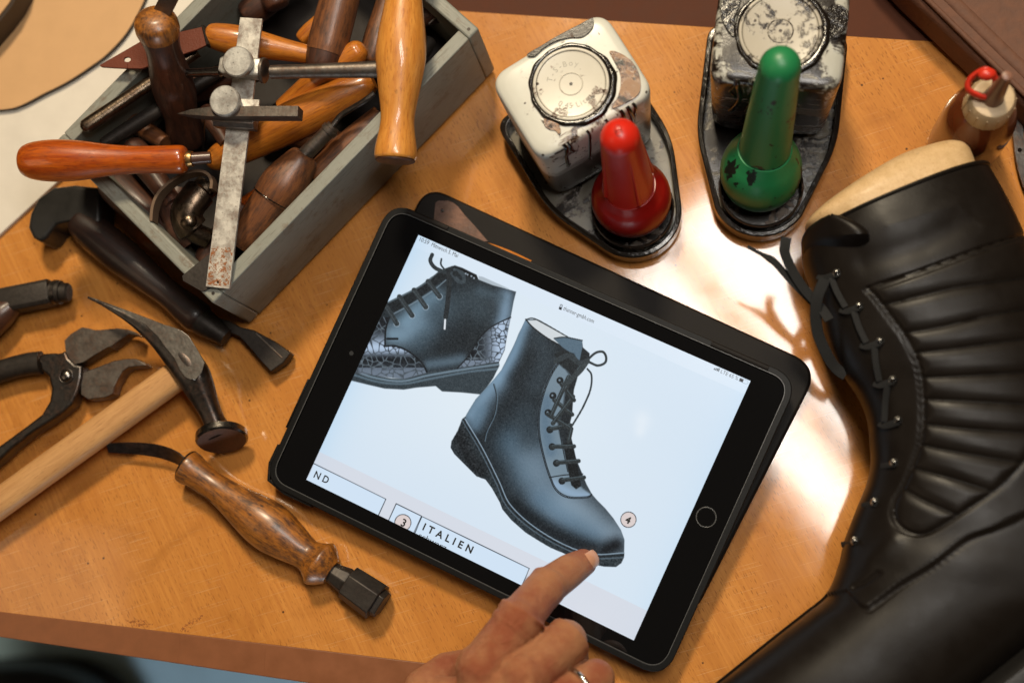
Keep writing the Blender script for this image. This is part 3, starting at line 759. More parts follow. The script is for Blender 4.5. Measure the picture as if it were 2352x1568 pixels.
mk('pivot_bolt', ball(P(*r6([(525, 762)])[0], 1.62), .40, 26, 14, (1, 1, .62)), 'polished', rt)
mk('pivot_washer', torus(P(*r6([(525, 762)])[0], 1.66), (0, 0, 1), .42, .05), 'darksteel', rt)

# hammer
rt = root('hammer', 'cobbler hammer with pale ash handle and curved dark steel head', 'hammer', P(420, 900, 0), T)
ha, hb = P(408, 861, 1.75), P(-260, 1342, 1.5)
mk('handle', sweep([ha + (hb - ha) * t for t in np.linspace(0, 1, 24)], [(.90, .72)] * 24, 32, p=2.5), 'pale', rt, sharp=35, bevel=.05)
path = [P(202, 683, 3.3), P(240, 700, 3.3), P(300, 732, 3.2), P(352, 766, 3.0), P(398, 806, 2.8), P(438, 852, 2.6), P(458, 890, 2.3), P(476, 930, 2.1), P(490, 962, 1.95), P(500, 988, 1.85)]
rad = [(.06, .05), (.13, .14), (.30, .24), (.55, .38), (.82, .62), (.98, .80), (.86, .80), (.66, .64), (.60, .58), (.68, .66)]
pp = spline(path, 60); rr = spline(rad, 60)
oct_ = [(math.cos(a) * (1 if abs(math.sin(a)) < .6 else 1), math.sin(a)) for a in np.linspace(math.pi / 8, 2 * math.pi + math.pi / 8, 9)[:-1]]
h = mk('head', sweep(pp, rr, 32, p=2.6, up=(-.25, .1, 1)), 'darksteel', rt, sharp=50)
cl = r6([(705, 127), (800, 162), (1000, 235), (1200, 310), (1300, 350), (1390, 377), (1450, 402), (1500, 440), (1570, 550), (1632, 655), (1606, 738), (1556, 795), (1510, 792), (1465, 770), (1425, 715), (1380, 620), (1310, 535), (1250, 450), (1150, 355), (1000, 275), (850, 215), (740, 160)])
# bright forged flat on top of the claw: follows the head's height
V, Fc, _ = pprism(cl, 3.0, 3.2)
V = V.copy(); q = proj(V); zt = np.interp(q[:, 0], [200, 300, 352, 398, 438, 475], [3.36, 3.44, 3.42, 3.46, 3.48, 3.30])
n_ = len(V) // 2; dirs = V - np.array([0, 0, HC]); tgt = np.where(np.arange(len(V)) < n_, zt - .35, zt)
V = np.array([0, 0, HC]) + dirs * ((tgt - HC) / dirs[:, 2])[:, None]
V[:n_] = (V[:n_] - V[:n_].mean(0)) * [.9, .9, 1] + V[:n_].mean(0)
mk('claw_flat', (V, Fc, None), 'forged', rt, parent=h, bevel=.05)
fa = P(500, 990, 1.9); fb = P(519, 1012, 1.55)
fax = np.array([.20, -.88, .36]); fax /= np.linalg.norm(fax)
fc = P(509, 994, 1.62)
mk('neck', sweep(spline([P(491, 958, 1.95), P(500, 976, 1.8), fc + fax * .05], 14), [(r, r) for r in [.58, .575, .57, .57, .58, .59, .60, .62, .65, .69, .74, .80, .88, .98]], 32), 'darksteel', rt, parent=h)
mk('face', disc(fc, fax, 1.52, .55, 48, .10), 'polished', rt)
mk('face_plate', disc(fc + fax * .545, fax, 1.40, .03, 48, .01), 'rusty', rt)

# knife with curved blade and hexagonal iron
rt = root('edge_knife', 'burnished amber wooden handle with curved blade and six sided iron end', 'hand tool', P(560, 1180, 0), T)
o_ = np.array(r7([(690, 340)])[0]); d2 = np.array([.80, .60])
def along(s, n=0, z=1.2):
    q = o_ + (d2 * s + np.array([.6, -.8]) * n) / 3.2
    return P(q[0], q[1], z)
prof = [(-30, 118), (-18, 133), (20, 131), (60, 122), (190, 106), (320, 116), (480, 147), (620, 176), (760, 184), (900, 160), (1030, 127), (1090, 122), (1150, 152), (1185, 178), (1215, 170), (1250, 146), (1285, 112), (1300, 98)]
pf = spline(prof, 80)
def cofs(s): return np.interp(s, [-30, 300, 1300], [-14, -8, 3])
hd = mk('handle', sweep([along(s, cofs(s), 1.15) for s in pf[:, 0]], [(n / 3.2 * .02475, n / 3.2 * .02475 * .92) for n in pf[:, 1]], 36), 'amberwood', rt)
mk('ferrule', sweep([along(-34, -14, 1.15), along(-22, -13, 1.15)], [(.97, .90), (1.03, .94)], 36), 'darksteel', rt)
ck = spline([along(s, n_, z_) for s, n_, z_ in ((10, -134, 1.35), (300, -112, 1.5), (620, -150, 1.35), (1000, -112, 1.3), (1180, -130, 1.2))], 60)
cx_ = []
for i, c in enumerate(ck):
    cx_.append(c)
mk('crack', sweep(ck + np.array([0, 0, .04]), [(.018, .02)] * 60, 6), 'black', rt, parent=hd)
mk('collar', sweep([along(s, n_, 1.1) for s, n_ in ((1280, 5), (1340, 8), (1420, 16), (1450, 18))], [(.60, .55), (.66, .60), (.80, .72), (.72, .66)], sec=[(math.cos(a), math.sin(a)) for a in np.linspace(0, 2 * math.pi, 9)[:-1]]), 'iron', rt, bevel=.05)
hx = [(math.cos(a), math.sin(a)) for a in np.linspace(math.pi / 6 * 0, 2 * math.pi, 7)[:-1]]
mk('six_sided_iron', sweep([along(1440, 20, 1.15), along(1700, 30, 1.15)], [(1.02, .92), (1.12, 1.0)], sec=[(1, .1), (.62, .95), (-.45, 1), (-1, .25), (-.85, -.9), (.6, -1)]), 'iron', rt, bevel=.06)
mk('iron_tip', sweep([along(1698, 34, 1.15), along(1745, 36, 1.15)], [(.86, .80), (.80, .72)], sec=[(1, .1), (.7, .95), (-.55, 1), (-1, .15), (-.85, -.9), (.6, -1)]), 'iron', rt, bevel=.05)
bp = r7([(85, 205), (150, 203), (250, 205), (350, 212), (450, 226), (540, 252), (610, 284), (665, 325)])
bz = [1.0, 1.02, 1.05, 1.1, 1.1, 1.1, 1.12, 1.15]
bpp = spline([P(u, v, z_) for (u, v), z_ in zip(bp, bz)], 50)
mk('blade', sweep(bpp, [(.04, h_) for h_ in spline([(0, .30), (.2, .40), (.6, .46), (.9, .52), (1, .56)], 50)[:, 1]], sec=[(-1, -1), (1, -1), (1, 1), (-1, 1)], up=(-.25, .75, .62)), 'darksteel', rt, sharp=30)
V2, F2, _ = sweep(bpp + np.array([-.02, .24, .18]), [(.035, .05)] * 50, 8)
mk('blade_edge', (V2, F2, None), 'steel', rt)

# ------------------------------------------------------------------ tablet
TR = np.array([[0.90285115, 0.428724, -0.03248885], [-0.42995088, 0.9005155, -0.06491588], [0.00142572, 0.07257799, 0.99736172]])
TO = np.array([-9.54104971, 7.49790436, 2.30069963])
def L(x, y, z=0.0): return TO + TR @ np.array([x, y, z])
def Ls(pts, z): return [L(x, y, z) for x, y in pts]
def toloc(u, v, z=0.0):
    """tablet-plane coordinates of a photo point"""
    o = np.array([0, 0, HC]); dr = P(u, v, 0) - o; n = TR[:, 2]
    p = o + dr * ((TO + n * z - o).dot(n) / dr.dot(n)); q = TR.T @ (p - TO); return q[0], q[1]
def lprism(poly, z0, z1):
    V, Fc, _ = prism(poly, z0, z1); W = np.array([L(*p) for p in V]); return W, Fc, V
tab = root('tablet', 'tablet in black case showing two laced leather boots on its lit screen', 'tablet', L(0, 0, -1.0))
SW_, SH_ = 20.78, 15.59
body = rounded([(-12.35, -8.60), (12.35, -8.60), (12.35, 8.60), (-12.35, 8.60)], 1.0, 8)
glass = mk('glass_front', lprism(body, -.35, -.012), 'glass', tab, bevel=.05)
case_o = rounded([(-12.75, -8.98), (12.75, -8.98), (12.75, 8.98), (-12.75, 8.98)], 1.35, 10)
# case: tray under the glass plus a raised lip
def ring_prism(outer, inner, z0, z1):
    n = len(outer); V = []
    for z in (z0, z1):
        V += [(x, y, z) for x, y in outer]; V += [(x, y, z) for x, y in inner]
    Fc = []
    for i in range(n):
        j = (i + 1) % n
        Fc += [(2 * n + i, 2 * n + j, 3 * n + j, 3 * n + i), (i, n + i, n + j, j), (i, j, 2 * n + j, 2 * n + i), (n + i, 3 * n + i, 3 * n + j, n + j)]
    V = np.array(V); return np.array([L(*p) for p in V]), Fc, V
inner = rounded([(-12.37, -8.62), (12.37, -8.62), (12.37, 8.62), (-12.37, 8.62)], 1.0, 10)
case = mk('case', lprism(case_o, -.85, -.36), 'case', tab, bevel=.14, bseg=3)
mk('lip', ring_prism(case_o, inner, -.355, .07), 'case', tab, parent=case, bevel=.05, bseg=3)
mk('lip_line', ring_prism(rounded([(-12.40, -8.65), (12.40, -8.65), (12.40, 8.65), (-12.40, 8.65)], 1.05, 10), rounded([(-12.36, -8.61), (12.36, -8.61), (12.36, 8.61), (-12.36, 8.61)], 1.0, 10), .072, .085), 'rim', tab, parent=case, smooth=False)
def lsweep(pts, rad, **k): return sweep([L(*p) for p in pts], rad, up=tuple(TR[:, 2]), **k)
# magnetic bars on the top edge, clasp tabs left and below
for x0, x1 in ((-11.6, -8.9), (7.6, 11.0)):
    mk('edge_bar', lsweep([(x0, 8.80, .10), (x1, 8.80, .10)], [(.14, .06)] * 2, n=12, p=3), 'rim' if 0 else 'cover', tab, bevel=.02)
mk('clip', lsweep([(-12.82, -5.6, -.3), (-12.82, -2.5, -.3)], [(.08, .3)] * 2, n=12, p=4), 'case', tab, parent=case, bevel=.03)
mk('clip', lsweep([(-12.84, -6.7, -.4), (-12.86, -7.9, -.4), (-12.5, -8.8, -.4), (-11.3, -9.08, -.4), (-9.5, -9.04, -.4)], [(.10, .35)] * 5, n=12, p=4), 'case', tab, parent=case)
hx_, hy_ = toloc(1622, 1187)
mk('home_button', cat(torus(L(hx_, hy_, .0), TR[:, 2], .55, .018), disc(L(hx_, hy_, -.012), TR[:, 2], .53, .008, 40)), 'rim', tab)
mk('home_button_face', disc(L(hx_, hy_, -.006), TR[:, 2], .51, .012, 40), 'glass', tab)
cxx, cyy = toloc(807, 811)
mk('front_camera', disc(L(cxx, cyy, -.012), TR[:, 2], .13, .012, 20), 'ink', tab)

# cover slab folded underneath
sl = rounded([P(978, 424, .85)[:2], P(1884, 842, .85)[:2], P(1590, 1420, .85)[:2], P(700, 1010, .85)[:2]], [1.3, 1.5, 1.2, 1.2], 8)
cov = mk('case_cover', prism(sl, .012, .85), 'cover', bevel=.18, bseg=4)
tagit(cov, 'black leather look cover folded flat under the tablet', 'cover')
# knife trapped between
rt = root('small_knife', 'rusty pointed knife blade with orange handle lying on the folded cover', 'knife', P(1080, 520, .86))
kb = b2([(935, 225), (965, 203), (1060, 203), (1110, 222), (1155, 258), (1220, 340), (1330, 460), (1450, 600), (1200, 620), (1000, 520), (920, 380)])
mk('blade', pprism(kb, .865, .91), 'rusty', rt)
mk('hole', disc(P(*b2([(1003, 300)])[0], .912), (0, 0, 1), .11, .006, 20), 'black', rt)
mk('handle', turn(P(1112, 566, 1.05), P(1215, 612, 1.05), [(0, .2), (.1, .33), (.5, .42), (1, .4)], 26, 20, flat=.42), 'orange', rt)

# ---- picture on the screen: colours evaluated at every vertex of a fine grid
def screen_mesh():
    nx, ny = 720, 540
    xs = np.linspace(-SW_ / 2, SW_ / 2, nx); ys = np.linspace(SH_ / 2, -SH_ / 2, ny)
    X, Y = np.meshgrid(xs, ys)
    pts = TO + X[..., None] * TR[:, 0] + Y[..., None] * TR[:, 1] + .006 * TR[:, 2]
    PTS = pts; q = proj(pts); U, V = q[..., 0], q[..., 1]
    s = (X + SW_ / 2) / SW_; t = (SH_ / 2 - Y) / SH_
    img = np.zeros((ny, nx, 3))
    c0, c1 = np.array([203, 220, 237]), np.array([226, 236, 243])
    mixv = np.clip(.35 + .5 * np.exp(-((s - .45) ** 2 + (t - .45) ** 2) / .12) + .1 * np.sin(5 * s + 3 * t), 0, 1)[..., None]
    img[:] = c0 * (1 - mixv) + c1 * mixv
    st = (t < .047 + .004 * s); img[st] = np.array([216, 229, 242])
    edge_blue = np.exp(-s / .05) + np.exp(-(1 - s) / .05) * .5
    img -= (edge_blue * 12)[..., None] * np.array([1.4, .6, 0])
    pk = (t > .885); img[pk] = img[pk] * .45 + np.array([212, 210, 218]) * .55
    def bb(pts, pad):
        p = np.asarray(pts); m = (U > p[:, 0].min() - pad) & (U < p[:, 0].max() + pad) & (V > p[:, 1].min() - pad) & (V < p[:, 1].max() + pad)
        return m
    def dist(pts, m, closed=False):
        p = np.asarray(pts, float); u, v = U[m], V[m]; d = np.full(u.shape, 1e9)
        k = len(p)
        for i in range(k if closed else k - 1):
            a, b = p[i], p[(i + 1) % k]; ab = b - a; L2 = ab @ ab + 1e-9
            w_ = np.clip(((u - a[0]) * ab[0] + (v - a[1]) * ab[1]) / L2, 0, 1)
            d = np.minimum(d, np.hypot(u - a[0] - w_ * ab[0], v - a[1] - w_ * ab[1]))
        return d
    def inside(pts, m):
        p = np.asarray(pts, float); u, v = U[m], V[m]; c = np.zeros(u.shape, bool); k = len(p)
        for i in range(k):
            a, b = p[i], p[i - 1]
            if a[1] == b[1]: continue
            c ^= ((a[1] > v) != (b[1] > v)) & (u < (b[0] - a[0]) * (v - a[1]) / (b[1] - a[1]) + a[0])
        return c
    full = np.ones(U.shape, bool)
    def blend(m, al, col):
        al = np.asarray(al)[..., None]; img[m] = img[m] * (1 - al) + np.array(col) * al
    def alpha_poly(pts, soft=.9):
        m = bb(pts, 4); d = dist(pts, m, True); i = inside(pts, m)
        return m, np.clip(.5 + np.where(i, d, -d) / (2 * soft), 0, 1)
    def poly(pts, col, soft=.9, a=1.0):
        m, al = alpha_poly(pts, soft); blend(m, al * a, col)
    def stroke(pts, w_, col, a=1.0, soft=None, clip=None):
        pts = spline(pts, max(12, 6 * len(pts))) if len(pts) > 2 else pts
        so = .8 if soft is None else soft
        m = bb(pts, w_ + so * 3 + 2)
        d = dist(pts, m)
        al = np.clip((w_ / 2 - d) / so + .5, 0, 1) if soft is None else np.exp(-(d / (w_ * .5 + soft)) ** 2)
        if clip is not None: al = al * clip[m]
        blend(m, al * a, col)
    def mask(pts):
        m, al = alpha_poly(pts); M_ = np.zeros(U.shape); M_[m] = al; return M_
    def circ(c, r, col, a=1.0, soft=.7, clip=None):
        m = bb([c, c], r + 4); d = np.hypot(U[m] - c[0], V[m] - c[1]); al = np.clip((r - d) / soft + .5, 0, 1)
        if clip is not None: al = al * clip[m]
        blend(m, al * a, col)
    nz = rng.normal(size=(ny // 3 + 2, nx // 3 + 2)); nz = np.kron(nz, np.ones((3, 3)))[:ny, :nx]
    # ---------- upper left boot
    up1 = b3([(250, 700), (380, 640), (470, 600), (560, 555), (640, 510), (720, 445), (800, 390), (850, 370), (900, 355), (960, 375), (1070, 430), (1085, 465), (1200, 510), (1290, 535), (1380, 562), (1360, 640), (1338, 760), (1310, 900), (1290, 1020), (1245, 1115), (1080, 1135), (900, 1165), (680, 1195), (500, 1245), (250, 1215), (20, 1120)])
    sole1 = b3([(0, 1140), (130, 1180), (250, 1212), (400, 1240), (500, 1245), (680, 1195), (900, 1160), (1080, 1135), (1245, 1108), (1250, 1140), (1200, 1240), (1150, 1310), (1100, 1365), (950, 1350), (800, 1342), (750, 1300), (600, 1312), (500, 1328), (350, 1320), (220, 1290), (90, 1258), (-60, 1200)])
    poly(sole1, (52, 62, 68)); sm = mask(sole1)
    stroke(b3([(100, 1170), (250, 1230), (480, 1262), (700, 1215), (1000, 1165), (1245, 1130)]), 5, (128, 150, 166), .7, clip=sm)
    stroke(b3([(100, 1210), (300, 1268), (500, 1282), (700, 1245), (1000, 1190), (1240, 1165)]), 5, (88, 106, 118), .9, clip=sm)
    poly(up1, (33, 39, 43)); u1 = mask(up1)
    def glow(pts, w_, soft, col, a, clip): stroke(pts, w_, col, a, soft, clip)
    for pts, w_, so, col, a in (
        ([(520, 800), (620, 700), (740, 620)], 10, 22, (118, 148, 168), .85), ([(420, 900), (520, 900), (640, 820)], 14, 22, (126, 154, 174), .85),
        ([(1300, 600), (1290, 720), (1270, 800)], 6, 16, (132, 160, 184), .85), ([(700, 1130), (850, 1110), (950, 1090)], 8, 10, (100, 122, 138), .7),
        ([(880, 700), (1000, 640), (1100, 700)], 16, 30, (62, 76, 84), .7), ([(1100, 560), (1250, 600)], 8, 12, (70, 86, 96), .7), ([(620, 960), (720, 820), (760, 700)], 8, 26, (70, 88, 100), .6)):
        glow(b3(pts), w_, so, col, a, u1)
    for k_, pat in enumerate(([(0, 1150), (130, 1020), (250, 830), (330, 760), (385, 760), (358, 860), (352, 990), (420, 985), (500, 1010), (580, 1060), (650, 1130), (682, 1195), (500, 1245), (250, 1215), (60, 1190)],
                              [(1338, 762), (1240, 808), (1150, 865), (1080, 945), (1010, 1060), (920, 1162), (1080, 1135), (1245, 1108), (1290, 1010), (1312, 890)])):
        pt = b3(pat); m, al = alpha_poly(pt); u, v = U[m], V[m]
        n_s = 120; sd = np.stack([rng.uniform(u.min(), u.max(), n_s), rng.uniform(v.min(), v.max(), n_s)], 1)
        dd = np.sort(np.hypot(u[:, None] - sd[:, 0], (v[:, None] - sd[:, 1])), 1)[:, :2]
        crack = np.clip((dd[:, 1] - dd[:, 0]) / 2.6, 0, 1)
        yy = (v - v.min()) / (v.max() - v.min())
        if k_ == 0: lit = np.exp(-((yy - .50) / .20) ** 2); lit = np.maximum(lit, .55 * (yy > .80)); mid = np.exp(-((yy - .68) / .09) ** 2); lit *= (1 - .95 * mid)
        else:
            xx = (u - u.min()) / (u.max() - u.min()); lit = np.exp(-((xx - .80) / .25) ** 2); lit = np.maximum(lit, .6 * (yy > .82))
        cellc = np.array([22, 26, 30]) * (1 - lit[:, None]) + np.array([176, 196, 220]) * lit[:, None]
        lc = np.array([24, 28, 32]) * lit[:, None] + np.array([110, 124, 134]) * (1 - lit[:, None])
        cc = cellc * crack[:, None] + lc * (1 - crack[:, None]); img[m] = img[m] * (1 - al[:, None]) + cc * al[:, None]
    stroke(b3([(350, 990), (420, 985), (500, 1010), (580, 1060), (650, 1130), (682, 1195)]), 4, (26, 30, 34), 1, clip=u1)
    stroke(b3([(386, 762), (358, 860), (352, 990)]), 4, (24, 28, 32)); stroke(b3([(1338, 762), (1240, 808), (1150, 865), (1080, 945), (1010, 1060), (920, 1162)]), 3, (26, 30, 34))
    stroke(b3([(370, 930), (450, 930)]), 5, (22, 26, 30))
    poly(b3([(380, 645), (560, 560), (720, 450), (850, 372), (840, 440), (700, 560), (560, 650), (420, 725)]), (30, 35, 38))
    stroke(b3([(380, 645), (560, 556), (640, 512), (720, 450)]), 4, (84, 98, 106), .9); stroke(b3([(420, 735), (560, 660), (720, 560), (830, 470)]), 2.5, (120, 138, 150), .8)
    poly(b3([(870, 362), (960, 378), (1070, 430), (1082, 465), (960, 430)]), (20, 24, 26))
    for c in ((1000, 428), (1030, 440), (985, 420), (1050, 455)): circ(b3([c])[0], 2.2, (170, 185, 200), .8)
    poly(b3([(1085, 438), (1120, 445), (1330, 540), (1200, 512), (1090, 468)]), (168, 180, 190), a=.9)
    for a_, b_ in (((365, 680), (445, 812)), ((465, 600), (565, 748)), ((580, 548), (672, 682)), ((690, 480), (780, 600))):
        circ(b3([b_])[0], 7.5, (150, 168, 182), .8); circ(b3([b_])[0], 5.6, (22, 26, 28))
        stroke(b3([a_, b_]), 11, (50, 57, 60)); stroke(b3([(a_[0] - 8, a_[1] + 4), (b_[0] - 8, b_[1] - 8)]), 2, (74, 84, 90), .7)
    stroke(b3([(722, 272), (708, 320), (740, 370), (800, 400), (860, 410)]), 9, (44, 52, 56)); stroke(b3([(795, 305), (792, 350), (830, 400)]), 4, (44, 52, 56)); stroke(b3([(725, 450), (770, 410)]), 3, (60, 70, 76))
    stroke(b3([(850, 400), (856, 500), (845, 640), (828, 760)]), 11, (40, 45, 48)); stroke(b3([(880, 420), (930, 480), (970, 480), (960, 420), (900, 390)]), 9, (58, 68, 74)); circ(b3([(905, 420)])[0], 7, (34, 40, 43))
    stroke(b3([(824, 782), (820, 852)]), 4.2, (222, 228, 234))
    # ---------- large boot
    o2 = b4([(480, 108), (540, 108), (715, 205), (740, 212), (795, 225), (800, 265), (838, 298), (835, 330), (800, 370), (775, 410), (765, 450), (750, 500), (745, 560), (740, 640), (725, 700), (735, 770), (750, 830), (760, 880), (775, 920), (800, 980), (820, 1030), (850, 1085), (880, 1120), (925, 1165), (970, 1220), (1012, 1285), (1032, 1340), (1030, 1430), (1015, 1470), (985, 1492), (920, 1490), (860, 1478), (760, 1445), (680, 1410), (620, 1385), (560, 1350), (480, 1300), (400, 1230), (350, 1170), (335, 1130), (290, 1050), (255, 1003), (205, 985), (140, 920), (80, 860), (60, 825), (65, 790), (100, 730), (125, 665), (142, 652), (160, 620), (200, 555), (260, 490), (305, 440), (345, 390), (385, 310), (415, 250), (440, 190)])
    poly(o2, (30, 36, 40)); m2 = mask(o2)
    soleb = b4([(125, 665), (142, 652), (150, 700), (240, 830), (290, 920), (330, 1010), (390, 1140), (450, 1210), (520, 1262), (620, 1325), (700, 1368), (780, 1400), (860, 1420), (950, 1428), (1032, 1412), (1030, 1440), (1015, 1470), (985, 1492), (920, 1490), (860, 1478), (760, 1445), (680, 1410), (620, 1385), (560, 1350), (480, 1300), (400, 1230), (350, 1170), (335, 1130), (290, 1050), (255, 1003), (205, 985), (140, 920), (80, 860), (60, 825), (65, 790), (100, 730)])
    for pts, w_, so, col, a in (
        ([(475, 130), (440, 230), (395, 330), (330, 430)], 8, 14, (120, 150, 174), .9), ([(300, 470), (230, 560), (180, 640)], 16, 20, (128, 158, 182), .85),
        ([(200, 700), (230, 620)], 8, 12, (96, 122, 142), .7), ([(420, 800), (470, 880), (500, 960)], 20, 34, (84, 112, 132), .75), ([(520, 880), (560, 980), (600, 1080), (690, 1170)], 26, 36, (112, 132, 148), .85),
        ([(690, 1160), (800, 1210), (900, 1290), (980, 1330)], 30, 34, (138, 158, 174), .85), ([(560, 1120), (700, 1230), (840, 1320)], 20, 24, (88, 116, 138), .6), ([(480, 640), (500, 760)], 16, 30, (50, 62, 70), .8),
        ([(560, 220), (590, 330), (540, 470)], 14, 24, (54, 66, 74), .7)):
        glow(b4(pts), w_, so, col, a, m2)
    glow(b4([(985, 1370), (950, 1385), (930, 1400)]), 14, 12, (16, 20, 24), .95, m2)
    glow(b4([(420, 1150), (540, 1240), (700, 1330), (850, 1390)]), 12, 15, (22, 28, 32), .9, m2)
    poly(soleb, (44, 53, 58)); sb = mask(soleb)
    glow(b4([(110, 760), (160, 880), (230, 960)]), 20, 12, (28, 32, 35), .9, sb)
    img += (nz * 5 * sb)[..., None]
    for dx, c_, w_ in ((0, (150, 172, 190), 2.4), (9, (28, 34, 38), 3), (18, (84, 100, 112), 2.6)):
        stroke(b4([(140 - dx, 664 + dx * .3), (240 - dx, 832 + dx * .4), (330 - dx, 1012 + dx * .5), (392 - dx, 1142 + dx * .7), (522 - dx * .6, 1264 + dx), (700 - dx * .4, 1370 + dx), (860, 1420 + dx * 1.3), (1030, 1414 + dx * 1.4)]), w_, c_, .85, clip=m2)
    # heel counter seam
    for dx, c_ in ((0, (22, 26, 30)), (5, (90, 110, 124))): stroke(b4([(300 + dx, 470), (316 + dx, 540), (304 + dx, 640), (262 + dx, 730), (247 + dx, 790)]), 2.4, c_, .85, clip=m2)
    poly(b4([(488, 114), (540, 112), (712, 206), (640, 216), (700, 268), (600, 212), (520, 152)]), (206, 213, 217)); stroke(b4([(480, 108), (520, 152), (600, 212), (700, 268)]), 3, (30, 34, 36)); stroke(b4([(480, 108), (540, 108), (715, 206)]), 2.5, (40, 46, 48))
    fac = b4([(655, 350), (690, 370), (735, 430), (700, 500), (690, 600), (660, 690), (668, 740), (690, 830), (720, 930), (760, 1010), (800, 1055), (850, 1092), (820, 1107), (720, 1108), (650, 1072), (612, 990), (575, 870), (550, 740), (552, 620), (580, 500), (620, 410)])
    poly(fac, (122, 142, 156), soft=3, a=.92); fm = mask(fac)
    glow(b4([(600, 560), (590, 700), (620, 850)]), 8, 12, (84, 108, 128), .7, fm)
    glow(b4([(640, 1030), (740, 1080), (830, 1095)]), 8, 8, (148, 176, 204), .7, fm)
    for dx, c_ in ((0, (22, 26, 30)), (7, (26, 32, 36))):
        stroke(b4([(660 + dx * .5, 352 + dx), (620 + dx, 415), (582 + dx, 505), (553 + dx, 622), (551 + dx, 742), (576 + dx, 872), (612 + dx, 988), (652 + dx * .5, 1068 - dx), (720, 1106 - dx), (820, 1106 - dx), (850, 1092 - dx)]), 2.2, c_, .95)
    stroke(b4([(612, 992), (700, 978), (800, 972)]), 2.4, (24, 28, 32)); stroke(b4([(665, 700), (685, 820), (715, 960)]), 2, (30, 36, 40))
    poly(b4([(690, 800), (735, 790), (760, 880), (775, 960), (790, 1040), (762, 1058), (735, 1035), (712, 930)]), (22, 26, 28)); poly(b4([(635, 215), (700, 208), (795, 225), (798, 262), (780, 345), (740, 300), (690, 268)]), (84, 106, 122)); stroke(b4([(640, 214), (700, 208), (796, 226)]), 3, (44, 54, 60))
    poly(b4([(640, 300), (690, 280), (750, 300), (775, 345), (740, 400), (690, 380), (660, 350)]), (30, 36, 39), soft=2)
    for c in ((672, 450), (632, 535), (605, 630), (615, 725), (628, 820), (652, 912), (683, 1012)):
        circ(b4([c])[0], 8.2, (28, 33, 36)); circ(b4([(c[0] - 3, c[1] - 2)])[0], 2.4, (140, 160, 175), .8)
    lc_ = (44, 50, 52)
    for a_, b_ in (((683, 1008), (806, 992)), ((652, 910), (776, 900)), ((628, 820), (750, 818)), ((615, 722), (730, 700)), ((605, 640), (735, 720)), ((640, 560), (740, 640)), ((632, 690), (745, 540)), ((680, 470), (750, 560)), ((620, 650), (720, 430)), ((700, 500), (800, 350)), ((720, 790), (735, 720))):
        stroke(b4([a_, b_]), 9.8, lc_); stroke(b4([(a_[0], a_[1] - 7), (b_[0], b_[1] - 7)]), 1.6, (82, 98, 106), .8)
    stroke(b4([(820, 340), (870, 296), (912, 290), (930, 320), (922, 352), (880, 366), (832, 345)]), 5.5, (40, 48, 52)); stroke(b4([(825, 385), (848, 420), (842, 500), (800, 600), (735, 710)]), 4.2, (46, 54, 58))
    stroke(b4([(650, 340), (720, 310), (775, 350), (820, 345)]), 12, (48, 56, 60)); stroke(b4([(700, 470), (780, 400), (825, 340)]), 12, (52, 60, 63))
    # ---------- page furniture
    wb = [b8([(398, 172), (925, 430), (830, 660), (300, 400)]), b8([(1000, 465), (1186, 556), (1090, 790), (900, 690)]), b8([(1190, 558), (1980, 940), (1880, 1180), (1090, 790)])]
    for p_ in wb: poly(p_, (206, 224, 242))
    for ln in ([(340, 144), (926, 431), (866, 560)], [(940, 600), (1001, 465), (1186, 556), (1120, 700)], [(1128, 705), (1190, 559), (1980, 940), (1920, 1080)]):
        q_ = b8(ln)
        for i in range(len(q_) - 1): stroke([q_[i], q_[i + 1]], 1.7, (18, 24, 32))
    for c, r_ in ((b8([(1050, 604)])[0], 19.5), (b4([(1055, 1228)])[0], 18.5)): circ(c, r_, (30, 34, 40)); circ(c, r_ - 1.7, (216, 204, 202))
    # soft glass reflections, painted into the picture colours
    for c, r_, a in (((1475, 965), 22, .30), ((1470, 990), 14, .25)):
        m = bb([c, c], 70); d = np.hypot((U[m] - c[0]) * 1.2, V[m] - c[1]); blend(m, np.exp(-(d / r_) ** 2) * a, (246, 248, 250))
    # status glyphs: lock, signal bars, battery
    poly([(1285, 704), (1291, 706.5), (1289, 712), (1283, 709.5)], (20, 26, 32), soft=.5); stroke([(1286, 704), (1288, 699.5), (1291.5, 701), (1290, 706)], 1.1, (20, 26, 32))
    for i in range(4):
        a_ = np.array(b6([(328 + 9 * i, 1106 + 3.6 * i)])[0]); stroke([tuple(a_), tuple(a_ + np.array([.9, -2.2]) * (1 + .55 * i))], 2.1, (24, 28, 34))
    poly(b6([(497, 1162), (520, 1172), (513, 1190), (490, 1180)]), (16, 20, 26), soft=.5)
    stroke(b6([(497, 1160), (546, 1181), (538, 1200), (489, 1180)]), .9, (120, 134, 150), .6)
    dk = np.clip((150 - img.mean(-1)) / 100, 0, 1); gr = rng.normal(size=(ny, nx)); img += (gr * 7 * dk + nz * 4 * dk)[..., None]
    img = np.clip(img, 0, 255) / 255
    li = np.where(img <= .04045, img / 12.92, ((img + .055) / 1.055) ** 2.4) * .98
    me = bpy.data.meshes.new('screen')
    org = np.array(tab.location) / CM
    Vv = (PTS.reshape(-1, 3) - org) * CM
    idx = np.arange(nx * ny).reshape(ny, nx)
    Fq = np.stack([idx[:-1, :-1], idx[1:, :-1], idx[1:, 1:], idx[:-1, 1:]], -1).reshape(-1, 4)
    me.vertices.add(len(Vv)); me.vertices.foreach_set('co', Vv.astype(np.float32).ravel())
    me.loops.add(Fq.size); me.loops.foreach_set('vertex_index', Fq.astype(np.int32).ravel())
    me.polygons.add(len(Fq)); me.polygons.foreach_set('loop_start', (np.arange(len(Fq)) * 4).astype(np.int32)); me.polygons.foreach_set('loop_total', np.full(len(Fq), 4, np.int32))
    me.update(calc_edges=True)
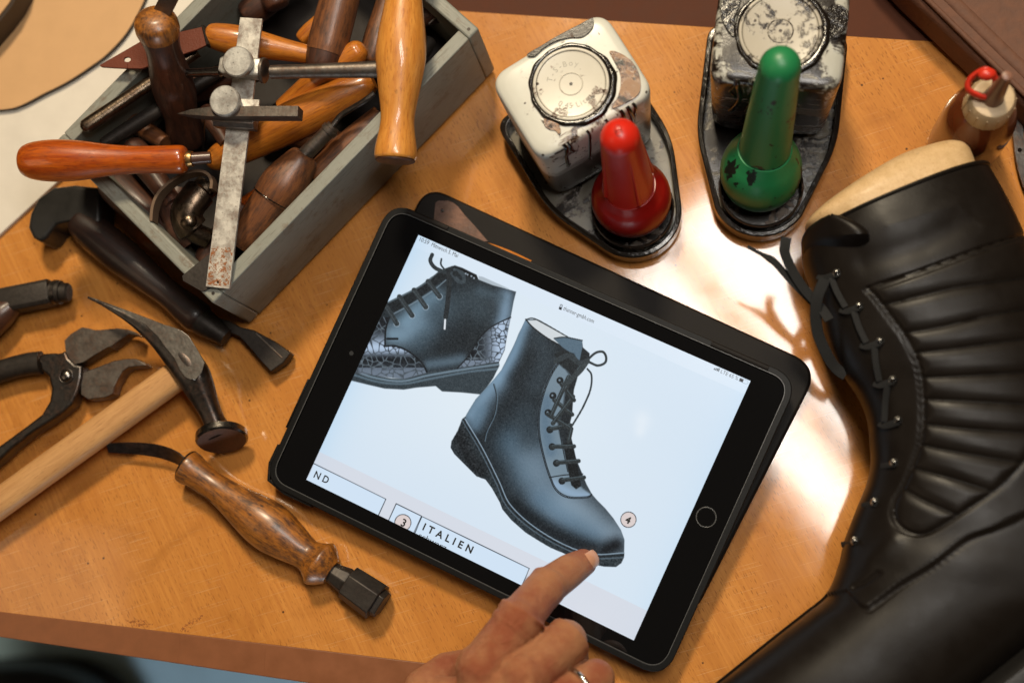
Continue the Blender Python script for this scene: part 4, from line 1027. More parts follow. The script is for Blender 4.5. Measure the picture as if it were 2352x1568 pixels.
    ca = me.color_attributes.new('pix', 'FLOAT_COLOR', 'POINT')
    ca.data.foreach_set('color', np.c_[li.reshape(-1, 3), np.ones(len(Vv))].astype(np.float32).ravel())
    me.materials.append(MAT['screen'])
    o = bpy.data.objects.new('screen', me); COL.objects.link(o); o.parent = tab
    return o
scr = screen_mesh()
# frame of black glass over the screen's border (hides cut-off page text, as the bezel does)
bo = rounded([(-12.35, -8.60), (12.35, -8.60), (12.35, 8.60), (-12.35, 8.60)], 1.0, 8)
def sq(n_, w_, h_):
    out = []
    for x, y in bo:
        k = max(abs(x) / 12.35, abs(y) / 8.6)
        out.append((np.clip(x, -w_, w_), np.clip(y, -h_, h_)))
    return out
g4 = [lprism([(-12.34, -8.59), (12.34, -8.59), (12.34, -SH_ / 2), (-12.34, -SH_ / 2)], -.010, .018)]
mk('bezel', g4[0], 'glass', tab)

# lettering on the screen
def text_geo(s_, size, at, ang=0.0, spacing=1.0, plane='tablet', zoff=.010, bold=0.0, align='LEFT'):
    cu = bpy.data.curves.new('t', 'FONT'); cu.body = s_; cu.size = size; cu.space_character = spacing; cu.align_x = align; cu.offset = bold; cu.extrude = .0008
    cu.resolution_u = 3
    ob = bpy.data.objects.new('t', cu); COL.objects.link(ob)
    dg = bpy.context.evaluated_depsgraph_get(); me = bpy.data.meshes.new_from_object(ob.evaluated_get(dg))
    V = np.array([v.co[:] for v in me.vertices]); F_ = [tuple(p.vertices) for p in me.polygons]
    bpy.data.objects.remove(ob); bpy.data.meshes.remove(me); bpy.data.curves.remove(cu)
    c, s2 = math.cos(ang), math.sin(ang)
    return V, F_, (c, s2, at, zoff)
def scr_text(s_, size, uv, spacing=1.0, bold=0.0, align='LEFT', uv2=None):
    V, F_, _ = text_geo(s_, size, None, 0, spacing, bold=bold, align=align)
    x0, y0 = toloc(*uv)
    if uv2 is not None:
        x1, y1 = toloc(*uv2); wd = V[:, 0].max() - V[:, 0].min(); k = math.hypot(x1 - x0, y1 - y0) / wd
        V[:, 0] = (V[:, 0] - V[:, 0].min()) * k
    W = np.array([L(x0 + x, y0 + y, .009 + z) for x, y, z in V]); return W, F_, None
for g_ in (scr_text('10:59', .34, b2([(776, 596)])[0], uv2=b2([(866, 628)])[0]),
          scr_text('Mittwoch 5. Mai', .34, b2([(893, 647)])[0], uv2=b2([(1153, 752)])[0]),
          scr_text('thanner-gmbh.com', .34, (1293, 711.5), uv2=(1363, 741.5)),
          scr_text('N D', .58, b8([(392, 270)])[0], bold=.012, uv2=b8([(493, 322)])[0]),
          scr_text('ITALIEN', .58, b8([(1192, 655)])[0], spacing=1.7, bold=.018, uv2=b8([(1552, 830)])[0]),
          scr_text('schwarz', .46, b8([(1162, 712)])[0], uv2=b8([(1366, 802)])[0]),
          scr_text('3', .62, b8([(1028, 622)])[0], bold=.015), scr_text('4', .52, (1435, 1198), bold=.022)):
    mk('lettering', g_, 'ink', tab, parent=scr, smooth=False)
MAT['greyink'] = m_plain('grey_screen_ink', (.10, .12, .16, 1), .5, 0, bump=0)
mk('status_text', scr_text('LTE 65 %', .30, b6([(368, 1128)])[0], uv2=b6([(480, 1176)])[0]), 'greyink', tab, parent=scr, smooth=False)
# ------------------------------------------------------------------ glue pots
def glue_pot(label, cat_, bottle_px, cup_px, pm, lm, tm, cone_mat, bulb_mat, tip, tipz, cupc, hw, hd, hb, text, turnby=0.0, crust=(), drips=7):
    """bottle_px / cup_px: ground points of bottle centre and cup centre"""
    b = P(*bottle_px, 0); c = P(*cup_px, 0); d = c - b; Ld = np.linalg.norm(d); d /= Ld; wv = np.array([-d[1], d[0], 0])
    if turnby: 
        ca, sa = math.cos(turnby), math.sin(turnby)
    rt = root('glue_pot', label, cat_, b, 'plastic glue pots with cone brushes on the bench')
    def W(x, y, z): return b + wv * x + d * y + np.array([0, 0, z])
    def wp(poly, z0, z1):
        V, Fc, _ = prism(poly, z0, z1); return np.array([W(*p) for p in V]), Fc, V
    R = 2.45
    # tray outline: square around the bottle, tapering to the round cup
    def outline(g):
        w_, b_, f_ = hw + .25 + g, hd + .05 + g, hd + .3
        th = np.linspace(math.radians(152), math.radians(28), 17)
        arc = [((R + g) * math.cos(a), Ld + (R + g) * math.sin(a) * 1.0) for a in th]
        poly = [(-w_, -b_), (w_, -b_), (w_, f_)] + arc[::-1] + [(-w_, f_)]
        return rounded(poly, [.9, .9, 1.2] + [.05] * 17 + [1.2], 6)
    mk('tray', wp(outline(.10), .0, .75), tm, rt, bevel=.12)
    o, i_ = outline(.35), outline(.02); n = len(o); V = []
    for z, pl in ((.35, o), (1.55, [p * 1.0 for p in o]), (1.62, i_), (.70, i_)):
        V += [(x, y, z) for x, y in pl]
    Fc = [(k * n + j, k * n + (j + 1) % n, ((k + 1) % 4) * n + (j + 1) % n, ((k + 1) % 4) * n + j) for k in range(4) for j in range(n)]
    V = np.array(V); mk('tray_rim', (np.array([W(*p) for p in V]), Fc, V), 'black', rt, bevel=.08, bseg=3)
    # bottle body: rounded square, gently tapering
    secs = []
    for z, k, rc in ((.80, .90, .9), (1.2, .95, 1.0), (3.0, .96, 1.0), (hb - .9, .995, 1.0), (hb - .35, 1.0, 1.05), (hb - .10, .965, 1.05), (hb, .90, 1.05), (hb + .03, .5, .6)):
        pl = rounded([(-hw * k, -hd * k), (hw * k, -hd * k), (hw * k, hd * k), (-hw * k, hd * k)], rc, 7); secs.append([(x, y, z) for x, y in pl])
    n = len(secs[0]); V = np.array([p for s in secs for p in s])
    Fc = [(k * n + j, k * n + (j + 1) % n, (k + 1) * n + (j + 1) % n, (k + 1) * n + j) for k in range(len(secs) - 1) for j in range(n)] + [tuple(range(n - 1, -1, -1)), tuple((len(secs) - 1) * n + j for j in range(n))]
    mk('bottle', (np.array([W(*p) for p in V]), Fc, V), pm, rt, sharp=50, sub=1)
    # lid
    lr = min(hw, hd) * .725; lc = W(0, 0, hb)
    lid = mk('lid', lz(lc, [(-.05, lr), (.10, lr), (.16, lr - .06), (.165, lr - .15), (.10, lr - .22), (.085, lr - .3), (.088, .02)], 64), lm, rt, sharp=50)
    V, Fc, T_ = torus(lc + np.array([0, 0, .04]), (0, 0, 1), lr + .09, .14, 120, 10)
    an = np.arctan2(V[:, 1] - lc[1], V[:, 0] - lc[0]); fat = 1 + .8 * np.clip(np.cos(an + .5), 0, 1) + .25 * np.sin(an * 9) * np.sin(an * 4 + 1)
    rr3 = np.hypot(V[:, 0] - lc[0], V[:, 1] - lc[1]); k3 = (lr + (rr3 - lr) * fat) / rr3
    V[:, :2] = lc[:2] + (V[:, :2] - lc[:2]) * k3[:, None]
    mk('lid_ring', (V, Fc, T_), 'black', rt, parent=lid)
    for nm_, px_, mt_ in crust:
        mk(nm_, pprism(closed_spline(px_, 90), hb + .02, hb + .09), mt_, rt, parent=lid, bevel=.03)
    mk('lid_groove', torus(lc + np.array([0, 0, .10]), (0, 0, 1), lr - .19, .03, 80, 8), 'gunk', rt, parent=lid)
    mk('lid_centre', torus(lc + np.array([0, 0, .09]), (0, 0, 1), lr * .30, .035, 40, 8), lm, rt, parent=lid)
    mk('lid_centre_dot', disc(lc + np.array([0, 0, .075]), (0, 0, 1), .09, .03, 16), 'gunk', rt, parent=lid)
    if text:
        gs = []
        for s_, r_, a0, da, sz, flip in text:
            for k, ch in enumerate(s_):
                if ch == ' ': continue
                V, F_, _ = text_geo(ch, sz, None); 
                if not len(V): continue
                V[:, 0] -= V[:, 0].mean(); a = math.radians(a0 + da * k); dr = np.array([math.cos(a), math.sin(a), 0]); tg = np.array([-dr[1], dr[0], 0]) * (1 if da > 0 else -1)
                rad_ = -dr if da > 0 else dr
                gs.append((np.array([lc + dr * r_ + tg * x + rad_ * y + np.array([0, 0, .09 + z * 4]) for x, y, z in V]), F_, None))
        mk('lid_lettering', cat(*gs), 'emboss', rt, parent=lid, smooth=False)
    # dried drips down the front wall
    for k in range(drips):
        x0 = rng.uniform(-hw * .8, hw * .8); l_ = rng.uniform(.8, 4.5); w0 = rng.uniform(.05, .13)
        pts_ = spline([W(x0, hd * .93, hb - .05), W(x0 + .05, hd * 1.0 + .01, hb - .45), W(x0 + rng.uniform(-.2, .2), hd * 1.0 + .02, hb - .5 - l_ * .5), W(x0 + rng.uniform(-.3, .3), hd * .99 + .02, hb - .6 - l_)], 24)
        mk('glue_drip', sweep(pts_, [(w0 * (1 + .5 * (i_k == 22)), .04) for i_k in range(24)], 8, up=tuple(d)), 'black', rt)
    # cup and cone
    cc = W(0, Ld, 0); tipp = P(*tip, tipz); base = P(*cupc, 2.6)
    zax = (tipp - base); hl = np.linalg.norm(zax); zax /= hl
    mk('cup', lz(cc, [(.70, 1.9), (.72, 2.3), (2.1, 2.36), (2.15, 2.34), (2.14, 2.26), (.9, 2.18), (.86, .4)], 56), 'gunk', rt, sharp=50)
    mk('cup_bead', torus(cc + np.array([0, 0, 2.12]), (0, 0, 1), 2.32, .07, 64, 8), 'gunk', rt)
    bulb = [(0, 1.95), (.03, 2.12), (.09, 2.28), (.16, 2.24), (.22, 2.02), (.26, 1.75), (.30, 1.50)]
    sc_ = hl
    mk('cone_base', sweep([base + zax * (t - .10) * sc_ for t, _ in spline(bulb, 30)], np.maximum(spline(bulb, 30)[:, 1], .02), 56), bulb_mat, rt)
    cp = spline([(.18, 1.44), (.30, 1.42), (.5, 1.30), (.75, 1.15), (.92, 1.05)], 30)
    dome = [(.92 + (1.05 * math.sin(a)) / hl, 1.05 * math.cos(a)) for a in np.linspace(.12, math.pi / 2 - .02, 12)]
    mk('cone', sweep([base + zax * (t * hl - .1 * hl) for t, _ in list(cp) + dome], [r_ for _, r_ in list(cp) + dome], 48), cone_mat, rt)
    if cone_mat == 'redp':
        for a in (-1.0, .55, 2.0, 3.6):
            e = np.cross(zax, [0, 1.0, 0]); e /= np.linalg.norm(e); f = np.cross(zax, e)
            dv = e * math.cos(a) + f * math.sin(a)
            mk('rib', sweep([base + zax * (.24 * hl) + dv * 1.46, base + zax * (.74 * hl) + dv * 1.05], [(.13, .10), (.07, .06)], 10), 'redp', rt)
        mk('dimple', torus(base + zax * (.905 * hl + .46) * 1.0, zax, .16, .035, 24, 8), 'redp', rt)
    return rt
glue_pot('white plastic glue pot with red cone and round lid', 'glue pot', (1344, 318), (1457, 500), 'pot1', 'lid1', 'tray1', 'redp', 'redbulb',
         (1418, 284), 12.4, (1450, 457), 3.62, 2.85, 9.0, [('0.45 Liter', 1.36, -118, 9.0, .44, 1), ('T-S-Boy', 1.02, 165, -15, .44, 1)],
         crust=[('glue_crust', r3([(1190, 470), (1290, 490), (1400, 570), (1460, 680), (1475, 800), (1440, 880), (1330, 950), (1220, 990), (1260, 900), (1290, 780), (1280, 660), (1230, 560)]), 'crust'),
                ('glue_smear', r3([(430, 500), (560, 420), (700, 335), (860, 250), (980, 190), (1035, 165), (1040, 240), (1000, 300), (930, 345), (820, 350), (700, 380), (590, 440), (500, 520)]), 'gunk'),
                ('glue_smear', r3([(600, 1070), (700, 1110), (740, 1190), (730, 1240), (690, 1200), (640, 1190), (590, 1150)]), 'crust')])
glue_pot('black smeared glue pot with green cone', 'glue pot', (1770, 215), (1744, 452), 'pot2', 'lid2', 'tray2', 'green', 'green',
         (1803, 92), 14.6, (1747, 394), 3.45, 3.0, 9.2, None,
         crust=[('glue_smear', r4([(285, 20), (330, -30), (420, -40), (400, 60), (370, 160), (370, 250), (330, 220), (280, 120)]), 'black'), ('glue_smear', r4([(1010, 60), (1080, 30), (1150, 80), (1140, 180), (1090, 250), (1040, 260), (1010, 180)]), 'black')])

# ------------------------------------------------------------------ brown squeeze bottle
rt = root('squeeze_bottle', 'brown translucent squeeze bottle with yellowed cap and red tab', 'bottle', P(2206, 343, 0))
bb_ = P(2206, 343, 0); Z = lambda z: bb_ + np.array([0, 0, z])
pr = spline([(0, 1.6), (.15, 1.85), (1.0, 1.95), (3.5, 1.95), (5.3, 1.90), (6.3, 1.66), (7.1, 1.25), (7.5, .95)], 40)
mk('bottle', sweep([Z(z) for z, _ in pr], pr[:, 1], 48), 'amber', rt)
mk('liquid', sweep([Z(z) for z in (.15, .3, 4.3, 4.4)], [1.5, 1.75, 1.82, 1.7], 40), m_plain('dark_liquid', (.12, .03, .008, 1), .3), rt)
cap = mk('cap', lz(bb_, [(6.95, 1.20), (7.0, 1.27), (8.2, 1.22), (8.5, 1.05), (8.55, .9), (8.50, .45)], 40), 'captan', rt)
for k in range(14):
    a = 2 * math.pi * k / 14; dv = np.array([math.cos(a), math.sin(a), 0])
    mk('cap_rib', sweep([Z(7.05) + dv * 1.26, Z(8.2) + dv * 1.21], [(.05, .04)] * 2, 6), 'captan', rt, parent=cap)
mk('spout', sweep([Z(8.5), Z(9.0), Z(10.6), Z(11.6), Z(11.65)], [.55, .48, .34, .24, .1], 28), 'spout', rt)
mk('red_tab', sweep(closed_spline([Z(8.9) + np.array(p) for p in ((-.45, -.1, 0), (-1.3, .25, .2), (-1.25, .75, .5), (-.6, 1.0, 1.0), (-.1, .6, .7), (-.15, .2, .2))], 50), [(.16, .20)] * 50, 10), 'redstring', rt)
mk('red_cap', ball(Z(9.9) + np.array([-.55, .75, 0]), .42, 18, 10, (1.1, .8, .7)), 'redstring', rt)

# ------------------------------------------------------------------ suede case, far right corner, and steel strap
rt = root('case', 'brown suede covered case in the far right corner', 'case', P(2300, 50, 0))
ou = [(2085, -20), (2352, 232), (2560, 440), (2760, 300), (2760, -260), (2085, -260), (1990, -120)]
mk('body', pprism(ou, .02, 3.2), 'suede', rt, bevel=.7, bseg=5)
ln = spline([P(u + 14, v - 8, 3.25) for u, v in [(2010, -110), (2085, -25), (2170, 60), (2260, 148), (2352, 236), (2560, 436)]], 30)
mk('piping', sweep(ln, [.16] * 30, 10), 'suede', rt)
ln = spline([P(u + 48, v - 30, 3.22) for u, v in [(2010, -110), (2085, -25), (2170, 60), (2260, 148), (2352, 236), (2560, 436)]], 30)
mk('ridge', sweep(ln, [(.35, .12)] * 30, 10), 'suede', rt)
rt = root('steel_strap', 'dark curved steel strap with rivet holes at the right frame edge', 'strap', P(2340, 320, 0))
sp_ = spline([P(u, v, .6) for u, v in [(2326, 236), (2336, 290), (2340, 330), (2346, 370), (2360, 420), (2385, 470)]], 30)
mk('strap', sweep(sp_, [(.28, .1)] * 30, sec=[(-1, -1), (1, -1), (1, 1), (-1, 1)]), 'darksteel', rt)
for q in ((2331, 268), (2342, 345)): mk('rivet', disc(P(*q, .7), (0, 0, 1), .12, .03, 14), 'black', rt)

# ------------------------------------------------------------------ boot on its last
ZC = 4.5
secs = [((1850, 553), (2262, 384)), ((1845, 600), (2300, 450)), ((1864, 660), (2335, 520)), ((1882, 720), (2366, 590)), ((1908, 790), (2402, 660)), ((1942, 860), (2430, 735)), ((1974, 910), (2455, 800)),
        ((1995, 962), (2476, 865)), ((2001, 1020), (2500, 950)), ((2003, 1062), (2525, 1030)), ((1994, 1110), (2555, 1120)), ((1974, 1160), (2600, 1220)), ((1956, 1205), (2660, 1300)), ((1938, 1250), (2640, 1360)),
        ((1926, 1300), (2560, 1400)), ((1900, 1360), (2440, 1432)), ((1850, 1403), (2350, 1500)), ((1790, 1450), (2262, 1570)), ((1700, 1522), (2180, 1634)), ((1610, 1596), (2080, 1712)), ((1530, 1676), (1970, 1798)), ((1470, 1760), (1860, 1884)), ((1440, 1840), (1740, 1950)), ((1460, 1900), (1640, 1970))]
F0 = np.array([P(*f, ZC) for f, _ in secs]); B0 = np.array([P(*b_, ZC) for _, b_ in secs])
HT = np.array([3.6, 3.75, 3.8, 3.8, 3.8, 3.8, 3.75, 3.7, 3.7, 3.7, 3.7, 3.75, 3.8, 3.9, 3.9, 3.9, 3.9, 3.9, 3.95, 3.9, 3.6, 3.1, 2.3, 1.2])
NU, NV = 520, 300
Fs, Bs, Hs = spline(F0, NU), spline(B0, NU), spline(np.c_[HT, HT], NU)[:, 0]
th = np.linspace(0, 2 * math.pi, NV, endpoint=False)
pw = 2 / 2.35
cc_, ss_ = np.sign(np.cos(th)) * abs(np.cos(th)) ** pw, np.sign(np.sin(th)) * abs(np.sin(th)) ** pw
Cn = (Fs + Bs) / 2; Hf = (Fs - Bs) / 2
V = Cn[:, None] + Hf[:, None] * cc_[None, :, None] + np.array([0, 0, 1.0]) * (Hs[:, None] * ss_[None])[..., None]
du = np.gradient(V, axis=0); dv_ = np.roll(V, -1, 1) - np.roll(V, 1, 1)
Nn = np.cross(du, dv_); Nn /= np.linalg.norm(Nn, axis=-1, keepdims=True) + 1e-9
if (Nn[:, NV // 4, 2].mean()) < 0: Nn = -Nn
Q = proj(V); topm = Nn[..., 2] > -.15
def pdist(q, pts):
    pts = np.asarray(pts, float); d = np.full(q.shape[:-1], 1e9)
    for a, b_ in zip(pts[:-1], pts[1:]):
        ab = b_ - a; t_ = np.clip(((q - a) @ ab) / (ab @ ab), 0, 1); d = np.minimum(d, np.linalg.norm(q - a - t_[..., None] * ab, axis=-1))
    return d
def inpoly(q, p):
    p = np.asarray(p, float); c = np.zeros(q.shape[:-1], bool); x, y = q[..., 0], q[..., 1]
    for i in range(len(p)):
        a, b_ = p[i], p[i - 1]
        if a[1] == b_[1]: continue
        c ^= ((a[1] > y) != (b_[1] > y)) & (x < (b_[0] - a[0]) * (y - a[1]) / (b_[1] - a[1]) + a[0])
    return c
border = spline([(1993, 661), (2018, 688), (2053, 734), (2084, 776), (2109, 829), (2119, 881), (2122, 952), (2116, 1010), (2104, 1050), (2080, 1108), (2056, 1150), (2054, 1183), (2072, 1211), (2110, 1226), (2149, 1215), (2218, 1172), (2295, 1119), (2352, 1061), (2420, 975), (2460, 880)], 90)
topseam = spline([(1993, 661), (2110, 622), (2246, 572), (2330, 545), (2380, 535)], 30)
quilt = [[(2030, 700), (2120, 678), (2200, 660), (2352, 640), (2400, 640)], [(2074, 765), (2158, 751), (2281, 723), (2430, 700)], [(2095, 811), (2193, 800), (2299, 786), (2440, 770)], [(2113, 867), (2193, 864), (2316, 857), (2460, 850)],
         [(2122, 916), (2211, 920), (2334, 927), (2440, 930)], [(2126, 974), (2211, 983), (2340, 992), (2420, 990)], [(2112, 1020), (2180, 1034), (2314, 1057), (2360, 1064)], [(2098, 1074), (2180, 1096), (2262, 1122), (2290, 1130)], [(2076, 1122), (2126, 1150), (2185, 1176), (2200, 1184)]]
quilt = [spline(q_, 24) for q_ in quilt]
vamp = spline([(1945, 1353), (1983, 1388), (2006, 1380), (2064, 1338), (2141, 1292), (2218, 1234), (2295, 1205), (2400, 1150), (2520, 1060)], 50)
small = [(1960, 1348), (1990, 1335), (2018, 1315)]
facing = spline([(1905, 560), (1935, 640), (1985, 720), (2030, 800), (2062, 880), (2078, 960), (2070, 1060), (2030, 1150), (1985, 1240)], 50)
D = np.zeros(Q.shape[:2])
qd = np.minimum.reduce([pdist(Q, q_) for q_ in quilt])
bd_ = np.minimum(pdist(Q, border), pdist(Q, topseam))
panel = inpoly(Q, np.vstack([topseam[::-1], border, [(2500, 700)]]))
allq = np.minimum(qd, bd_)
D += np.where(panel, .125 * np.sin(math.pi / 2 * np.minimum(allq / 26, 1)) - .02, 0)
wig = .6 + .4 * np.sin(Q[..., 0] * .9)
D -= np.where(panel, .05 * np.exp(-(qd / 3.0) ** 2) * (.7 + .3 * wig), 0)
for s_, dp, w_ in ((border, .10, 4.0), (border + np.array([-9, 4]), .07, 2.5), (topseam, .09, 3.5), (topseam + np.array([2, 9]), .07, 2.5), (vamp + np.array([4, 12]), .05, 2.5), (np.array(small), .16, 5)):
    D -= dp * np.exp(-(pdist(Q, s_) / w_) ** 2)
# quarter sits above the vamp: a step along the seam
below = inpoly(Q, np.vstack([vamp, [(2700, 1100), (2700, 2100), (1200, 2100), (1200, 1500)]]))
dvs = pdist(Q, vamp)
D += np.where(below, -.14 * np.clip(dvs / 5, 0, 1) - .02, 0)
# facing strip along the laces and creases over the ankle
fd = pdist(Q, facing)
leftf = inpoly(Q, np.vstack([facing, [(1500, 1300), (1500, 500)]]))
D += np.where(leftf, .05 * np.clip(fd / 30, 0, 1), 0)
D += .05 * np.sin((Q[..., 0] * .5 + Q[..., 1]) / 46.0) * np.exp(-((Q[..., 1] - 1290) / 90) ** 2)
D += .10 * np.exp(-pdist(Q, [(2040, 520), (2200, 470), (2260, 520)]) / 40.)
D -= .14 * np.exp(-(pdist(Q, [(1985, 600), (2120, 560), (2230, 500)]) / 30.) ** 2)
D += .16 * np.exp(-(pdist(Q, [(2000, 1290), (2050, 1240)]) / 26.) ** 2)
D = np.where(topm, D, 0)
V = V + Nn * D[..., None]
idx = np.arange(NU * NV).reshape(NU, NV); nx_ = np.roll(idx, -1, 1)
Fq = np.stack([idx[:-1], nx_[:-1], nx_[1:], idx[1:]], -1).reshape(-1, 4)
boot = root('boot', 'black leather lace up boot with quilted shaft lying on its side', 'boot', P(2200, 1000, 0))
Vf = np.asarray(V).reshape(-1, 3)
o = mk('upper', (Vf, [tuple(r) for r in Fq] + [tuple(range(NV - 1, -1, -1)), tuple((NU - 1) * NV + j for j in range(NV))], None), 'boot', boot, sharp=70)
Qt = proj(V)[topm]; Vt = V[topm]
def surf(u, v, off=0.0):
    d = (Qt[:, 0] - u) ** 2 + (Qt[:, 1] - v) ** 2; c = np.argsort(d)[:6]; p = Vt[c].mean(0)
    return P(u, v, p[2]) + np.array([0, 0, off])
# raised top edge binding
mk('top_binding', sweep(V[3, NV // 2 + 0: NV // 2 + 1].repeat(2, 0) if 0 else np.vstack([V[2], V[2][:1]]), [.11] * (NV + 1), 8), 'boot', boot, parent=o)
# stitches
def stitches(line, step=7.0, ln_=4.2, off=.0, r_=.015, dx=(0, 0)):
    line = np.asarray(line) + np.array(dx); L_ = np.r_[0, np.cumsum(np.linalg.norm(np.diff(line, axis=0), axis=1))]; gs = []
    for s0 in np.arange(2, L_[-1] - ln_, step):
        a = [np.interp(s0, L_, line[:, i]) for i in (0, 1)]; b_ = [np.interp(s0 + ln_, L_, line[:, i]) for i in (0, 1)]
        if a[0] > 2400 or a[1] > 1600: continue
        gs.append(sweep([surf(*a, off), surf(*b_, off)], [r_] * 2, 6))
    return gs
gs = stitches(border, dx=(-6, 3)) + stitches(topseam, dx=(1, 7)) + stitches(vamp, dx=(-3, -9))
for q_ in quilt: gs += stitches(q_, 6.0, 3.5, .03, .02)
mk('stitching', cat(*gs), 'thread', boot, parent=o)
# tongue rising beyond the shaft
tg = [P(u, v, z_) for u, v, z_ in [(1990, 640, 6.6), (1935, 585, 6.6), (1908, 552, 6.4)]]
tv = []
gx = np.linspace(-1, 1, 30); gy = np.linspace(0, 1, 30); Vt_ = []
for t_ in gy:
    for x in gx:
        l = P(1862 - 22 * t_, 640 - 100 * t_, 5.2); r_ = P(2010 - 22 * t_, 600 - 78 * t_, 8.1)
        k = math.sqrt(max(0, 1 - max(0, (t_ - .55) / .45) ** 2)); mid = (l + r_) / 2
        p = mid + (r_ - l) / 2 * x * (k * .98 + .02); p = p + np.array([0, 0, 1.5 * math.sqrt(max(0, 1 - .9 * x * x)) - .35 + .25 * (t_ - .5) - 2.4 * max(0, 1 - t_ / .62)])
        p = p + (P(1905, 505, 5) - P(1935, 580, 5)) * .35 * max(0, t_ - .2)
        Vt_.append(p)
Vt_ = np.array(Vt_); n3 = 30
Ft = [(i * n3 + j, i * n3 + j + 1, (i + 1) * n3 + j + 1, (i + 1) * n3 + j) for i in range(n3 - 1) for j in range(n3 - 1)]
o2 = mk('tongue', (Vt_, Ft, None), 'boot', boot)
sm_ = o2.modifiers.new('solid', 'SOLIDIFY'); sm_.thickness = .0026; sm_.offset = 0
# sole along the back/bottom side
js = [i for i in range(NU) if 12.0 / 23 * (NU - 1) <= i]
so_ = []
for i in js[::6]:
    e = Bs[i] - Fs[i]; e /= np.linalg.norm(e); so_.append((Bs[i] + e * .25, Hs[i]))
mk('sole', sweep([a + np.array([0, 0, 0]) for a, _ in so_], [(.75, h_ + .25) for _, h_ in so_], 24, p=5), 'rubber', boot)
# hooks
hk = [(1922, 628), (1973.5, 704), (2021, 785), (2051, 873), (2063, 966), (2054, 1063), (2010, 1153), (1964, 1242)]
for k, (u, v) in enumerate(hk):
    p = surf(u, v, .02)
    mk('lace_hook', cat(sweep([p, p + np.array([0, 0, .10]), p + np.array([0, 0, .16])], [.24, .22, .12], 24), ball(p + np.array([-.03, .03, .26]), .135, 18, 10, (1.2, .9, .8))), 'gun', boot)
# laces: flat bands zig-zagging between hooks and the front edge
lp = []
for k, (u, v) in enumerate(hk):
    lp += [(u, v), (u - 74 + (6 if k > 4 else 0), v + 30)]
lg = []
for k, (u, v) in enumerate(hk):
    w_ = 44
    a, m1_, b_ = surf(u - 2, v + 4, .22), surf(u - 28, v + 12, .16), surf(u - w_ + (8 if k > 4 else 0), v + 8, .04)
    if k >= 5: b_ = surf(u - 30, v + 8, .03)
    lg.append(sweep(spline([a, m1_ if k < 5 else (a + b_) / 2 + np.array([0, 0, .05]), b_], 14), [(.18 if k < 5 else .15, .06)] * 14, 10, p=3))
    if k < 4:
        u2, v2 = hk[k + 1]
        a, m1_, b_ = surf(u - 14, v + 12, .20), surf((u - 40 + u2 - 10) / 2, (v + v2) / 2 + 8, .16), surf(u2 - 32, v2 + 2, .10)
        lg.append(sweep(spline([a, m1_, b_], 14), [(.17, .06)] * 14, 10, p=3))
mk('lace', cat(*lg), 'lace', boot)
e1 = spline([P(u, v, z_) for u, v, z_ in [(1717, 566, 7.4), (1737, 577, 7.4), (1757, 588, 7.3), (1779, 602, 7.2), (1806, 632, 7.0), (1834, 662, 6.8), (1872, 700, 6.4), (1900, 730, 6.6)]], 50)
w1 = np.interp(np.linspace(0, 1, 50), [0, .22, .26, .36, 1], [.10, .11, .13, .22, .22])
e2_ = spline([P(u, v, z_) for u, v, z_ in [(1806, 545, 7.6), (1803, 565, 7.6), (1804, 585, 7.5), (1822, 625, 7.2), (1849, 666, 6.9), (1885, 706, 6.6), (1905, 735, 6.7)]], 40)
e3 = spline([P(u, v, z_) for u, v, z_ in [(1895, 640, 7.2), (1876, 690, 6.9), (1877, 758, 6.2), (1900, 815, 5.6), (1920, 845, 5.2), (1942, 862, 5.0)]], 40)
e4 = spline([P(u, v, z_) for u, v, z_ in [(1930, 650, 7.6), (1912, 700, 7.4), (1920, 760, 6.8), (1950, 820, 6.2), (1975, 850, 6.2)]], 30)
mk('lace_end', sweep(e1, [(a, .07) for a in w1], 10, up=(.3, .2, 1)), 'lace', boot)
mk('lace_end', sweep(e2_, [(.28, .05)] * 40, 10, p=4, up=(.2, .2, 1)), 'lace', boot)
mk('lace_end', sweep(e3, [(.30, .05)] * 40, 10, p=4), 'lace', boot)
# the wooden last
ls = [((1935, 570), (2225, 430), 2.9), ((1880, 545), (2238, 398), 2.9), ((1850, 522), (2232, 372), 2.85), ((1872, 492), (2224, 352), 2.7), ((1925, 452), (2212, 340), 2.45), ((1985, 412), (2200, 336), 2.1), ((2045, 376), (2190, 334), 1.6), ((2095, 356), (2178, 336), .9), ((2120, 349), (2165, 339), .4)]
lf = spline([P(*f, 5.0) for f, _, _ in ls], 60); lb = spline([P(*b_, 5.0) for _, b_, _ in ls], 60); lh = spline([(h_, h_) for _, _, h_ in ls], 60)[:, 0]
n4 = 64; th4 = np.linspace(0, 2 * math.pi, n4, endpoint=False); c4, s4 = np.sign(np.cos(th4)) * abs(np.cos(th4)) ** .75, np.sign(np.sin(th4)) * abs(np.sin(th4)) ** .75
VL = ((lf + lb) / 2)[:, None] + ((lf - lb) / 2)[:, None] * c4[None, :, None] + np.array([0, 0, 1.0]) * (lh[:, None] * s4[None])[..., None]
i4 = np.arange(60 * n4).reshape(60, n4); x4 = np.roll(i4, -1, 1)
FL = [tuple(r) for r in np.stack([i4[:-1], x4[:-1], x4[1:], i4[1:]], -1).reshape(-1, 4)] + [tuple(range(n4 - 1, -1, -1)), tuple(59 * n4 + j for j in range(n4))]
tagit(mk('shoe_last', (VL.reshape(-1, 3), FL, VL.reshape(-1, 3) * .9), 'last'), 'pale wooden shoe last filling the top of the black boot', 'shoe last')

